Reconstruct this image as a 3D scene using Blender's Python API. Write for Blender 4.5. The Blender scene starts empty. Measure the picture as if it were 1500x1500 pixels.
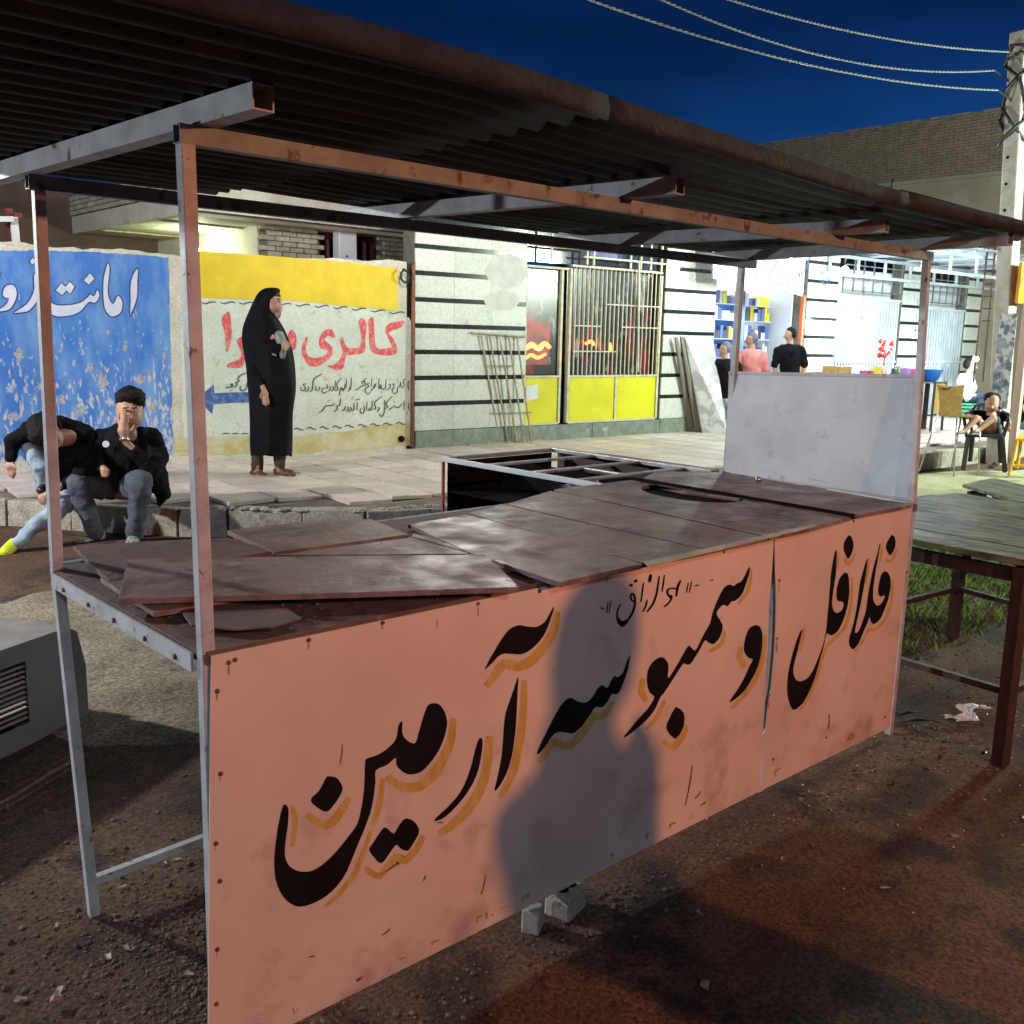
import bpy, bmesh, math, random
from mathutils import Vector, Matrix, noise
random.seed(7)
sc = bpy.context.scene
col = sc.collection
V = Vector
# ------------------------------------------------------------------ camera
CF = 1434.3
CA, CB_, CC = 0.7406, -0.1771, 0.0221
CP = V((-0.7794, -1.7108, 1.5545))
fw = V((math.sin(CA)*math.cos(CB_), math.cos(CA)*math.cos(CB_), math.sin(CB_)))
r0 = V((math.cos(CA), -math.sin(CA), 0)); u0 = r0.cross(fw)
cr = r0*math.cos(CC) + u0*math.sin(CC); cu = -r0*math.sin(CC) + u0*math.cos(CC)
cam = bpy.data.cameras.new('camera'); camo = bpy.data.objects.new('camera', cam); col.objects.link(camo)
m = Matrix((cr, cu, -fw)).transposed().to_4x4(); m.translation = CP
camo.matrix_world = m
cam.sensor_fit = 'HORIZONTAL'; cam.sensor_width = 36; cam.lens = 36*CF/1500
cam.clip_start = 0.05; cam.clip_end = 600
sc.camera = camo
# ------------------------------------------------------------------ world: deep blue dusk
w = bpy.data.worlds.new('World'); sc.world = w; w.use_nodes = True
nt = w.node_tree; N = nt.nodes; L = nt.links
bg = N['Background']
tc = N.new('ShaderNodeTexCoord'); sep = N.new('ShaderNodeSeparateXYZ'); L.new(tc.outputs['Generated'], sep.inputs[0])
rp = N.new('ShaderNodeValToRGB'); L.new(sep.outputs['Z'], rp.inputs[0])
e = rp.color_ramp.elements
e[0].position = 0.0; e[0].color = (.012, .075, .24, 1)
e[1].position = 1.0; e[1].color = (.001, .005, .022, 1)
for p_, c_ in ((.14, (.007, .062, .235, 1)), (.26, (.0035, .027, .125, 1)), (.42, (.002, .013, .062, 1))):
    k = e.new(p_); k.color = c_
mp = N.new('ShaderNodeMapping'); mp.inputs['Scale'].default_value = (1.2, 1.2, 6)
L.new(tc.outputs['Generated'], mp.inputs[0])
nz = N.new('ShaderNodeTexNoise'); nz.inputs['Scale'].default_value = 1.6; nz.inputs['Detail'].default_value = 5
L.new(mp.outputs[0], nz.inputs[0])
mr = N.new('ShaderNodeMapRange'); L.new(nz.outputs[0], mr.inputs[0])
mr.inputs[1].default_value = .35; mr.inputs[2].default_value = .7; mr.inputs[3].default_value = .55; mr.inputs[4].default_value = 1.25
vm = N.new('ShaderNodeVectorMath'); vm.operation = 'SCALE'
L.new(rp.outputs[0], vm.inputs[0]); L.new(mr.outputs[0], vm.inputs['Scale'])
L.new(vm.outputs[0], bg.inputs[0]); bg.inputs[1].default_value = 1.0
# ------------------------------------------------------------------ view
sc.view_settings.view_transform = 'Standard'; sc.view_settings.look = 'None'
sc.view_settings.exposure = 0.0; sc.view_settings.gamma = 1.0
sc.render.engine = 'CYCLES'
sc.cycles.use_denoising = True; sc.cycles.max_bounces = 5; sc.cycles.diffuse_bounces = 3
sc.cycles.glossy_bounces = 2; sc.cycles.sample_clamp_indirect = 4; sc.cycles.caustics_reflective = False

# ------------------------------------------------------------------ helpers
def ray(px, py):
    return fw + cr*((px-750)/CF) - cu*((py-750)/CF)
def on(px, py, ax, val):                       # photo point -> point of an axis plane
    d = ray(px, py); t = (val-CP[ax])/d[ax]; return CP + d*t
WD = V((1, -.061, 0)).normalized(); WN = V((-.061, -1, 0)).normalized(); W0 = V((6.27, 7.79, 0))
def wp(px, py, off=0.0):                       # photo point -> long street wall, off metres in front of it
    o = W0 + WN*off; d = ray(px, py); t = (o-CP).dot(WN)/d.dot(WN); return CP + d*t
def wl(x, z, off=0.0):                         # point of the wall by its x and height
    y = 7.79 - .061*(x-6.27); return V((x, y, z)) + WN*off

def mat(name, c1, c2=None, scale=5, lo=.4, hi=.6, rough=.6, metal=0, bump=0, bscale=40, c3=None, s3=12, lo3=.6, hi3=.68,
        detail=5, stretch=None, zb=None, grain=None, rand=0, emit=None, es=0, rvar=0, spec=.5):
    m = bpy.data.materials.new(name); m.use_nodes = True
    nt = m.node_tree; N = nt.nodes; L = nt.links; b = N['Principled BSDF']
    b.inputs['Roughness'].default_value = rough; b.inputs['Metallic'].default_value = metal
    b.inputs['Base Color'].default_value = (*c1, 1); b.inputs['Specular IOR Level'].default_value = spec
    g = N.new('ShaderNodeNewGeometry'); src = g.outputs['Position']
    if stretch:
        mp = N.new('ShaderNodeMapping'); mp.inputs['Scale'].default_value = stretch; L.new(src, mp.inputs[0]); src = mp.outputs[0]
    def nz(sc_, d=detail):
        n = N.new('ShaderNodeTexNoise'); n.inputs['Scale'].default_value = sc_; n.inputs['Detail'].default_value = d
        n.inputs['Roughness'].default_value = .62; L.new(src, n.inputs[0]); return n.outputs[0]
    def step(v, a, b_):
        r = N.new('ShaderNodeMapRange'); r.inputs[1].default_value = a; r.inputs[2].default_value = b_; L.new(v, r.inputs[0]); return r.outputs[0]
    cur = None
    def mixc(f, a, bcol, typ='MIX'):
        x = N.new('ShaderNodeMix'); x.data_type = 'RGBA'; x.blend_type = typ
        if isinstance(f, float): x.inputs[0].default_value = f
        else: L.new(f, x.inputs[0])
        if isinstance(a, tuple): x.inputs[6].default_value = (*a, 1)
        else: L.new(a, x.inputs[6])
        if isinstance(bcol, tuple): x.inputs[7].default_value = (*bcol, 1)
        else: L.new(bcol, x.inputs[7])
        return x.outputs[2]
    if c2: cur = mixc(step(nz(scale), lo, hi), c1, c2)
    if c3:
        f3 = nz(s3, 8)
        if zb:                                   # wear that grows towards one height
            sp_ = N.new('ShaderNodeSeparateXYZ'); L.new(g.outputs['Position'], sp_.inputs[0])
            ma = N.new('ShaderNodeMath'); ma.operation = 'MULTIPLY_ADD'; L.new(sp_.outputs['Z'], ma.inputs[0]); ma.inputs[1].default_value = -zb[1]; ma.inputs[2].default_value = zb[0]*zb[1]
            mb_ = N.new('ShaderNodeMath'); mb_.operation = 'ADD'; L.new(ma.outputs[0], mb_.inputs[0]); L.new(f3, mb_.inputs[1]); f3 = mb_.outputs[0]
        cur = mixc(step(f3, lo3, hi3), cur if cur else c1, c3)
    if rand:
        oi = N.new('ShaderNodeObjectInfo'); r = N.new('ShaderNodeMapRange'); L.new(oi.outputs['Random'], r.inputs[0])
        r.inputs[3].default_value = 1-rand; r.inputs[4].default_value = 1+rand
        s = N.new('ShaderNodeVectorMath'); s.operation = 'SCALE'; L.new(r.outputs[0], s.inputs['Scale'])
        if cur: L.new(cur, s.inputs[0])
        else: s.inputs[0].default_value = c1
        cur = s.outputs[0]
    if grain:                                    # fine grit in the colour itself
        gr = N.new('ShaderNodeMapRange'); L.new(nz(grain[0], 3), gr.inputs[0]); gr.inputs[1].default_value = .32; gr.inputs[2].default_value = .68
        gr.inputs[3].default_value = 1-grain[1]; gr.inputs[4].default_value = 1+grain[1]
        s = N.new('ShaderNodeVectorMath'); s.operation = 'SCALE'; L.new(gr.outputs[0], s.inputs['Scale'])
        if cur: L.new(cur, s.inputs[0])
        else: s.inputs[0].default_value = c1
        cur = s.outputs[0]
    if cur: L.new(cur, b.inputs['Base Color'])
    if rvar:
        r = N.new('ShaderNodeMapRange'); L.new(nz(scale*1.7), r.inputs[0]); r.inputs[1].default_value = .3; r.inputs[2].default_value = .7
        r.inputs[3].default_value = max(.05, rough-rvar); r.inputs[4].default_value = min(1, rough+rvar); L.new(r.outputs[0], b.inputs['Roughness'])
    if bump:
        bp = N.new('ShaderNodeBump'); bp.inputs['Strength'].default_value = bump; bp.inputs['Distance'].default_value = .01
        L.new(nz(bscale, 6), bp.inputs['Height']); L.new(bp.outputs[0], b.inputs['Normal'])
    if emit:
        b.inputs['Emission Color'].default_value = (*emit, 1); b.inputs['Emission Strength'].default_value = es
    return m

def tag(o, label=None, cat=None, group=None, kind=None):
    if label: o['label'] = label
    if cat: o['category'] = cat
    if group: o['group'] = group
    if kind: o['kind'] = kind
    return o
def empty(name, loc, label=None, cat=None, group=None):
    o = bpy.data.objects.new(name, None); col.objects.link(o); o.location = loc; o.empty_display_size = .1
    o['_o'] = list(loc)
    return tag(o, label, cat, group)

class MB:
    def __init__(s): s.v = []; s.f = []
    def add(s, vs, fs):
        n = len(s.v); s.v += [V(a) for a in vs]; s.f += [tuple(i+n for i in f) for f in fs]; return s
    def hexa(s, a):                             # 8 corners: bottom 4 ccw, top 4 ccw
        return s.add(a, [(3,2,1,0),(4,5,6,7),(0,1,5,4),(1,2,6,5),(2,3,7,6),(3,0,4,7)])
    def box(s, a, b):
        x0,y0,z0 = a; x1,y1,z1 = b
        return s.hexa([(x0,y0,z0),(x1,y0,z0),(x1,y1,z0),(x0,y1,z0),(x0,y0,z1),(x1,y0,z1),(x1,y1,z1),(x0,y1,z1)])
    def bar(s, p, q, w, h, up=(0,0,1)):
        p = V(p); q = V(q); d = (q-p).normalized(); up = V(up)
        if abs(d.dot(up)) > .98: up = V((0,1,0)) if abs(d.z) > .9 else V((0,0,1))
        x = d.cross(up).normalized()*w/2; y = x.cross(d).normalized()*h/2
        return s.hexa([p-x-y, p+x-y, q+x-y, q-x-y, p-x+y, p+x+y, q+x+y, q-x+y])
    def hollow(s, p, q, w, h, t=.002, up=(0,0,1)):   # square tube, open ends
        p = V(p); q = V(q); d = (q-p).normalized(); up = V(up)
        if abs(d.dot(up)) > .98: up = V((0,1,0))
        x = d.cross(up).normalized(); y = x.cross(d).normalized()
        vs = []
        for e_ in (p, q):
            for k in (0, t):
                for a, b in ((-1,-1),(1,-1),(1,1),(-1,1)): vs.append(e_ + x*a*(w/2-k) + y*b*(h/2-k))
        fs = []
        for i in range(4):
            j = (i+1) % 4
            fs += [(i, j, 8+j, 8+i), (4+j, 4+i, 12+i, 12+j), (i, 4+i, 4+j, j), (8+j, 12+j, 12+i, 8+i)]
        return s.add(vs, fs)
    def tube(s, pts, r, n=8, cap=True):
        pts = [V(p) for p in pts]; rs = r if isinstance(r, (list, tuple)) else [r]*len(pts)
        vs = []; fs = []
        d0 = (pts[1]-pts[0]).normalized(); a = d0.orthogonal().normalized()
        for i, p in enumerate(pts):
            d = (pts[min(i+1, len(pts)-1)] - pts[max(i-1, 0)]).normalized()
            a = (a - d*a.dot(d)).normalized(); b = d.cross(a)
            for k in range(n):
                t = 2*math.pi*k/n; vs.append(p + (a*math.cos(t) + b*math.sin(t))*rs[i])
        for i in range(len(pts)-1):
            for k in range(n):
                l = (k+1) % n; fs.append((i*n+k, i*n+l, (i+1)*n+l, (i+1)*n+k))
        if cap: fs += [tuple(range(n))[::-1], tuple(range((len(pts)-1)*n, len(pts)*n))]
        return s.add(vs, fs)
    def ball(s, c, r, n=10, m_=7, q=None):
        c = V(c); r = V(r) if not isinstance(r, (int, float)) else V((r, r, r)); vs = []; fs = []
        for i in range(m_+1):
            th = math.pi*i/m_
            for k in range(n):
                ph = 2*math.pi*k/n
                p = V((r.x*math.sin(th)*math.cos(ph), r.y*math.sin(th)*math.sin(ph), r.z*math.cos(th)))
                if q: p = q @ p
                vs.append(c+p)
        for i in range(m_):
            for k in range(n):
                l = (k+1) % n; fs.append((i*n+k, (i+1)*n+k, (i+1)*n+l, i*n+l))
        return s.add(vs, fs)
    def cap_(s, p, rp_, q, rq, n=12):           # tapered capsule (closed)
        p = V(p); q = V(q); d = q-p
        if d.length < 1e-5: return s.ball(p, rp_, n, 8)
        d.normalize(); pts = []; rs = []
        for k in (0.02, .25, .5, .75): 
            a = k*math.pi/2; pts.append(p - d*rp_*math.cos(a)); rs.append(rp_*math.sin(a))
        pts += [p, q]; rs += [rp_, rq]
        for k in (.75, .5, .25, 0.02):
            a = k*math.pi/2; pts.append(q + d*rq*math.cos(a)); rs.append(rq*math.sin(a))
        return s.tube(pts, rs, n)
    def poly(s, pts, th=0, nrm=None):
        n = len(pts)
        if not th: return s.add(pts, [tuple(range(n))])
        nrm = V(nrm).normalized()*th; pts = [V(p) for p in pts]
        fs = [tuple(range(n)), tuple(range(2*n-1, n-1, -1))] + [(i, n+i, n+(i+1) % n, (i+1) % n) for i in range(n)]
        return s.add(pts + [p-nrm for p in pts], fs)
    def build(s, name, mt, parent=None, smooth=False, origin=None, bevel=0, fixn=True):
        if parent is not None: o_ = V(parent['_o'])
        else: o_ = V(origin) if origin is not None else V((0,0,0))
        me = bpy.data.meshes.new(name)
        me.from_pydata([tuple(a-o_) for a in s.v], [], s.f)
        if fixn:
            bm = bmesh.new(); bm.from_mesh(me); bmesh.ops.recalc_face_normals(bm, faces=bm.faces); bm.to_mesh(me); bm.free()
        me.materials.append(mt)
        if smooth:
            for p in me.polygons: p.use_smooth = True
        me.update()
        o = bpy.data.objects.new(name, me); col.objects.link(o)
        o['_o'] = list(o_)
        if parent is not None: o.parent = parent
        else: o.location = o_
        if bevel:
            b = o.modifiers.new('bevel', 'BEVEL'); b.width = bevel; b.segments = 2; b.limit_method = 'ANGLE'
        return o
def link_copy(o, parent=None, loc=None):
    c = o.copy(); col.objects.link(c)
    if parent is not None: c.parent = parent
    if loc is not None: c.location = loc
    return c
def copy_tree(o, loc=None, label=None, parent=None, rz=None):
    c = o.copy(); col.objects.link(c)
    if parent is not None: c.parent = parent
    if loc is not None: c.location = loc
    if rz is not None: c.rotation_euler.z = rz
    if label: c['label'] = label
    for ch in list(o.children): copy_tree(ch, parent=c)
    return c
def cr_smooth(pts, n=4, closed=True):
    out = []; m_ = len(pts)
    rng = range(m_) if closed else range(m_-1)
    for i in rng:
        if closed: p0, p1, p2, p3 = pts[i-1], pts[i], pts[(i+1) % m_], pts[(i+2) % m_]
        else: p0, p1, p2, p3 = pts[max(i-1,0)], pts[i], pts[i+1], pts[min(i+2, m_-1)]
        for k in range(n):
            t = k/n
            out.append(tuple(.5*((2*p1[j]) + (-p0[j]+p2[j])*t + (2*p0[j]-5*p1[j]+4*p2[j]-p3[j])*t*t + (-p0[j]+3*p1[j]-3*p2[j]+p3[j])*t**3) for j in (0,1)))
    if not closed: out.append(tuple(pts[-1][:2]))
    return out
def stroke_poly(pts, w, taper=True):             # open brush stroke -> outline
    c = cr_smooth(pts, 4, False) if len(pts) > 2 else [tuple(pts[0][:2]), tuple((pts[0][j]+pts[1][j])/2 for j in (0,1)), tuple(pts[1][:2])]
    l = []; r = []; n = len(c)
    for i, p in enumerate(c):
        a = c[max(i-1,0)]; b = c[min(i+1,n-1)]; dx, dy = b[0]-a[0], b[1]-a[1]; q = math.hypot(dx, dy) or 1
        t = i/(n-1); k = w/2*((.45+.55*math.sin(math.pi*min(1, .12+t*.76))) if taper else 1)
        l.append((p[0]-dy/q*k, p[1]+dx/q*k)); r.append((p[0]+dy/q*k, p[1]-dx/q*k))
    return l + r[::-1]
def paint(name, mt, parent, polys, fn, base, step=.00015):   # flat brush paint: each stroke a hair above the last
    mb = MB()
    for i, (ox, oy, s, pts) in enumerate(polys):
        wb = lambda a, b: .35*noise.noise(V((a*.35, b*.35, 4.2))) if s < 6 and name in ('letter_stroke','letter_shadow') else 0
        mb.poly([fn(ox+x/s+wb(x/s, y/s), oy+y/s+wb(y/s+9, x/s), base+step*i) for x, y in pts])
    return mb.build(name, mt, parent, fixn=False)
def strokes(name, mt, parent, polys, fn, base, step=.00003):     # the same, one part for each big brush stroke
    for i, pl_ in enumerate(polys): paint(name, mt, parent, [pl_], fn, base+step*i)

# ------------------------------------------------------------------ materials
M = {}
M['frame'] = mat('frame_paint', (.42,.47,.505), (.31,.335,.35), 11, .42, .64, .55, .0, .2, 60, (.11,.055,.035), 24, .62, .69)
M['frame_dark'] = mat('frame_old_paint', (.235,.315,.36), (.17,.215,.24), 9, .4, .6, .6, 0, .15, 60, (.09,.045,.03), 22, .58, .66)
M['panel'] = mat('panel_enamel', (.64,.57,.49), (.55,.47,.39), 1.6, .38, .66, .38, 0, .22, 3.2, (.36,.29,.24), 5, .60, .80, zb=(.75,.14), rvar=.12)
M['rust'] = mat('rust', (.12,.05,.03), (.25,.11,.06), 30, .4, .6, .85, 0, .4, 80)
M['black'] = mat('black_brush_paint', (.004,.004,.005), (.008,.008,.008), 14, .4, .7, .6, spec=.15)
M['ochre'] = mat('ochre_brush_paint', (.46,.31,.05), (.56,.43,.17), 18, .38, .7, .5, stretch=(3,3,1))
M['slab'] = mat('stone_slab', (.19,.135,.125), (.085,.05,.044), 4.2, .46, .60, .50, 0, .35, 24, (.30,.265,.255), 8, .57, .72, grain=(90,.16), rvar=.25, rand=.12)
M['slab_edge'] = mat('pale_edge_strip', (.42,.42,.36), (.3,.28,.24), 10, .4, .6, .6, 0, .2, 50)
M['counter'] = mat('counter_board', (.13,.075,.06), (.075,.05,.045), 8, .4, .6, .7, 0, .5, 40, (.28,.22,.2), 40, .66, .7)
M['roof'] = mat('corrugated_roof', (.030,.029,.029), (.016,.015,.015), 4, .4, .6, .5, 0, .2, 60, (.09,.08,.075), 9, .60, .75, spec=.3)
M['rooftop'] = M['roof']
M['steel'] = mat('dull_steel', (.45,.46,.48), (.25,.25,.27), 12, .4, .65, .35, .8, .15, 60)
M['dark_in'] = mat('dark_trim_and_shade', (.006,.005,.005), (.014,.011,.01), 9, .4, .7, .95, spec=.05)  # near-black: shade painted inside openings, plain dark colour on seams and strips
M['pinktrim'] = mat('pink_trim', (.35,.06,.10), (.2,.05,.07), 15, .4, .6, .5)
M['whiteboard'] = mat('white_board', (.50,.56,.62), (.40,.45,.50), 3, .4, .62, .45, 0, .12, 20, (.33,.35,.38), 14, .62, .72)
M['ground'] = mat('dirt_ground', (.074,.040,.028), (.125,.078,.054), 1.3, .38, .62, .92, 0, .7, 90, (.036,.026,.021), 2.6, .49, .60, detail=12, rvar=.06, spec=.25, grain=(75,.65))
M['pale'] = mat('lamplit_gravel', (.27,.235,.18), (.16,.13,.10), 2.4, .40, .62, .95, 0, .9, 70, (.09,.07,.055), 5, .58, .70, detail=12, spec=.2, grain=(60,.6))  # gravel colour raised to stand for lamp light on the ground
M['lit_road'] = mat('lamplit_road', (.36,.36,.22), (.25,.25,.15), 1.6, .40, .62, .95, 0, .5, 60, (.13,.10,.08), 3, .60, .72, detail=10, spec=.2, grain=(40,.3))  # road colour with the lamps' light put in
M['pebble'] = mat('pebbles', (.06,.042,.032), (.16,.12,.09), 40, .4, .6, .85, 0, .3, 90)
M['tile'] = mat('pavement_tile', (.58,.50,.45), (.48,.42,.38), 6, .38, .64, .5, 0, .2, 50, (.26,.20,.17), 11, .62, .75, rand=.16, rvar=.12, grain=(70,.18))
M['kerb'] = mat('kerb_concrete', (.36,.34,.29), (.25,.23,.19), 8, .38, .62, .85, 0, .6, 35, (.10,.08,.06), 9, .58, .68, rand=.1, grain=(60,.35))
M['dirt_strip'] = mat('packed_dirt', (.11,.075,.058), (.20,.155,.12), 4, .4, .6, .9, 0, .8, 40)
M['plaster'] = mat('old_plaster', (.56,.55,.48), (.46,.44,.36), 3, .38, .66, .8, 0, .35, 30, (.30,.27,.18), 7, .62, .72, grain=(50,.2))
M['bluepaint'] = mat('blue_wall_paint', (.035,.155,.50), (.14,.29,.58), 4.5, .42, .66, .6, 0, .25, 40, (.44,.44,.48), 26, .565, .62, stretch=(1,1,.38), zb=(1.10,.12))
M['whitepaint'] = mat('white_wall_paint', (.56,.60,.53), (.48,.52,.44), 2.2, .38, .66, .65, 0, .2, 30, (.36,.37,.27), 9, .60, .72, grain=(45,.12))
M['yellowpaint'] = mat('yellow_wall_paint', (.66,.50,.01), (.58,.42,.008), 4, .4, .62, .5, 0, .2, 40)
M['mustard'] = mat('mustard_stain', (.42,.36,.14), (.52,.50,.34), 5, .38, .62, .8, 0, .3, 40)
M['letterwhite'] = mat('pale_lettering', (.55,.58,.70), (.48,.52,.66), 9, .4, .6, .6)
M['navy'] = mat('navy_brush_paint', (.012,.03,.11), (.03,.07,.2), 20, .4, .6, .6)
M['arrow'] = mat('arrow_blue', (.03,.08,.26), (.10,.18,.38), 18, .48, .62, .6)
M['letterred'] = mat('red_lettering', (.58,.06,.07), (.66,.22,.2), 22, .46, .62, .6)
M['teal'] = mat('dark_teal_paint', (.02,.05,.06), (.05,.09,.10), 20, .4, .6, .6)
M['cladding'] = mat('stone_cladding', (.54,.57,.52), (.46,.48,.43), 24, .42, .6, .42, 0, .06, 60, (.33,.33,.27), 5, .60, .76, rand=.09, grain=(60,.12))
M['band'] = mat('black_granite_band', (.012,.016,.014), (.03,.035,.03), 40, .45, .6, .15)
M['plinth'] = mat('green_grey_plinth', (.20,.24,.20), (.12,.15,.12), 9, .35, .62, .4, 0, .15, 30, (.34,.38,.33), 6, .62, .68, rand=.1)
M['yellowmetal'] = mat('yellow_sheet', (.62,.60,.015), (.55,.52,.01), 3, .4, .6, .3)
M['cream'] = mat('cream_painted_steel', (.56,.54,.38), (.42,.38,.24), 12, .4, .62, .5, 0, .1, 50, (.16,.09,.05), 30, .63, .68)
M['glass'] = mat('dark_shop_glass', (.03,.04,.06), (.06,.06,.09), 3, .4, .6, .08)
M['poster'] = mat('torn_poster', (.020,.024,.035), (.30,.33,.34), 2.6, .57, .65, .25, c3=(.34,.015,.02), s3=1.6, lo3=.56, hi3=.66, stretch=(2.2,1,.8))
M['posterred'] = mat('red_poster', (.42,.02,.02), (.15,.02,.03), 6, .4, .6, .4)
M['brick'] = mat('pale_brick', (.44,.42,.33), (.34,.32,.25), 12, .4, .6, .85, 0, .4, 50, rand=.18)
M['mortar'] = mat('mortar', (.13,.12,.10), (.18,.17,.14), 12, .4, .6, .95)
M['brickfar'] = mat('tan_brick', (.26,.19,.135), (.19,.14,.10), 6, .4, .6, .85, 0, .3, 40, rand=.15)
M['stucco'] = mat('tan_stucco', (.36,.31,.24), (.28,.24,.18), 1.2, .4, .62, .9, 0, .2, 20)
M['soffit'] = mat('cream_soffit', (.62,.62,.50), (.5,.5,.4), 2, .4, .6, .7)
M['brownwall'] = mat('brown_mud_wall', (.13,.09,.075), (.09,.065,.055), 3, .4, .6, .95)
M['redframe'] = mat('maroon_steel', (.16,.03,.03), (.10,.02,.02), 10, .4, .6, .5)
M['acwhite'] = mat('white_casing', (.62,.65,.72), None, rough=.4)
M['concrete'] = mat('pole_concrete', (.42,.40,.34), (.32,.30,.26), 7, .4, .62, .85, 0, .4, 40, (.12,.11,.10), 5, .64, .74)
M['cable'] = mat('grey_cable', (.22,.23,.22), (.13,.13,.12), 60, .4, .6, .6)
M['cableblack'] = mat('black_wire', (.015,.015,.015), None, rough=.6)
M['skin'] = mat('skin', (.42,.24,.17), (.36,.20,.14), 20, .4, .6, .55)
M['hair'] = mat('black_hair', (.004,.003,.003), (.008,.007,.007), 90, .4, .6, .7, 0, .6, 160, spec=.2)
M['blackcloth'] = mat('black_cloth', (.004,.004,.0055), (.008,.008,.010), 14, .4, .6, .95, 0, .25, 60, spec=.12)
M['chador'] = mat('black_silky_cloth', (.004,.004,.006), (.007,.007,.010), 8, .4, .6, .7, 0, .1, 30, spec=.1)
M['jeansdark'] = mat('dark_jeans', (.045,.06,.085), (.075,.095,.12), 12, .38, .65, .9, 0, .3, 160)
M['jeanslight'] = mat('light_jeans', (.22,.32,.42), (.30,.42,.52), 10, .38, .65, .9, 0, .3, 160)
M['neon'] = mat('neon_yellow', (.62,.72,.02), (.5,.6,.02), 20, .4, .6, .5)
M['white'] = mat('white_fabric', (.66,.67,.68), (.58,.6,.62), 12, .4, .6, .8)
M['greenshoe'] = mat('green_grey_canvas', (.10,.16,.13), (.4,.42,.38), 40, .48, .56, .7)
M['brownleg'] = mat('brown_leggings', (.05,.035,.03), None, rough=.9)
M['shoe'] = mat('brown_sandal', (.05,.02,.015), (.16,.07,.05), 30, .45, .55, .6)
M['pink'] = mat('pink_jacket', (.62,.22,.20), None, rough=.8)
M['greycap'] = mat('grey_cap', (.12,.14,.17), None, rough=.9)
M['navycloth'] = mat('navy_trousers', (.03,.05,.09), None, rough=.9)
M['green'] = mat('green_plastic', (.05,.42,.22), None, rough=.4)
M['bluep'] = mat('blue_plastic', (.02,.14,.55), None, rough=.35)
M['blueshirt'] = mat('blue_cap', (.03,.08,.45), None, rough=.7)
M['tan'] = mat('tan_plastic', (.45,.30,.10), (.36,.22,.07), 20, .42, .6, .4)
M['chrome'] = mat('steel_tube', (.5,.5,.52), None, rough=.3, metal=.8)
M['blackp'] = mat('black_plastic', (.015,.015,.017), None, rough=.35)
M['yellowp'] = mat('yellow_plastic', (.62,.36,.01), None, rough=.35)
M['wood'] = mat('dark_wood_green_lit', (.22,.30,.19), (.05,.065,.055), 2.6, .42, .60, .42, 0, .6, 12, (.32,.38,.28), 3.4, .52, .64, stretch=(7,1.4,4), rvar=.2)  # green lamp light is put into the plank colour
M['darkwood'] = mat('dark_brown_wood', (.055,.028,.022), (.03,.018,.015), 10, .4, .6, .6, 0, .4, 40, stretch=(5,5,1))
M['leanwood'] = mat('peeling_board', (.34,.33,.36), (.52,.54,.54), 5, .46, .53, .6)
M['boardedge'] = mat('board_edge', (.16,.15,.11), None, rough=.8)
M['casing'] = mat('cooler_casing', (.26,.25,.24), (.31,.30,.29), 4, .4, .6, .5, 0, .05, 30)
M['slat'] = mat('grille_slat', (.55,.47,.42), None, rough=.5)
M['block'] = mat('concrete_block', (.42,.40,.33), (.30,.28,.22), 16, .4, .6, .9, 0, .6, 50)
M['litter'] = mat('white_plastic_litter', (.5,.54,.56), None, rough=.4)
M['twig'] = mat('dry_twig', (.05,.04,.035), None, rough=.9)
M['grass'] = mat('scrub_grass', (.11,.34,.03), (.22,.40,.06), 9, .4, .6, .8)
M['goods'] = [mat('goods_'+n, c, None, rough=.45) for n, c in (('yellow',(.65,.55,.03)),('magenta',(.55,.08,.3)),('red',(.6,.05,.04)),('white',(.6,.62,.65)),('green',(.1,.4,.12)),('blue',(.08,.14,.4)),('dark',(.05,.05,.07)),('violet',(.3,.15,.45)))]
M['shelfback'] = mat('shop_inside_wall', (.62,.66,.70), None, rough=.6)
M['signface'] = mat('shop_sign_board', (.60,.64,.68), None, rough=.4)
M['orange'] = mat('orange_banner', (.62,.25,.01), (.5,.12,.01), 5, .45, .6, .5)
M['pinkpost'] = mat('pink_post', (.50,.36,.30), None, rough=.6)
M['bulb'] = mat('lit_bulb', (1,1,1), None, rough=.3, emit=(.80,.92,1.0), es=1000)
M['tubelit'] = mat('lit_ceiling_tube', (1,1,1), None, rough=.3, emit=(.82,.92,1.0), es=15)
M['courtlamp'] = mat('lit_yard_lamp', (1,1,1), None, rough=.3, emit=(.95,1.0,.66), es=420)
M['lampred'] = mat('lit_orange_lamp', (1,1,1), None, rough=.3, emit=(1,.4,.25), es=40)
M['lampwhite'] = mat('lit_white_lamp', (1,1,1), None, rough=.3, emit=(.95,.97,1), es=40)
M['neonsign'] = mat('lit_red_sign', (1,.1,.02), None, rough=.3, emit=(1,.10,.012), es=11)
M['neonyellow'] = mat('lit_yellow_sign', (1,.6,.05), None, rough=.3, emit=(1,.5,.04), es=9)

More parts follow.
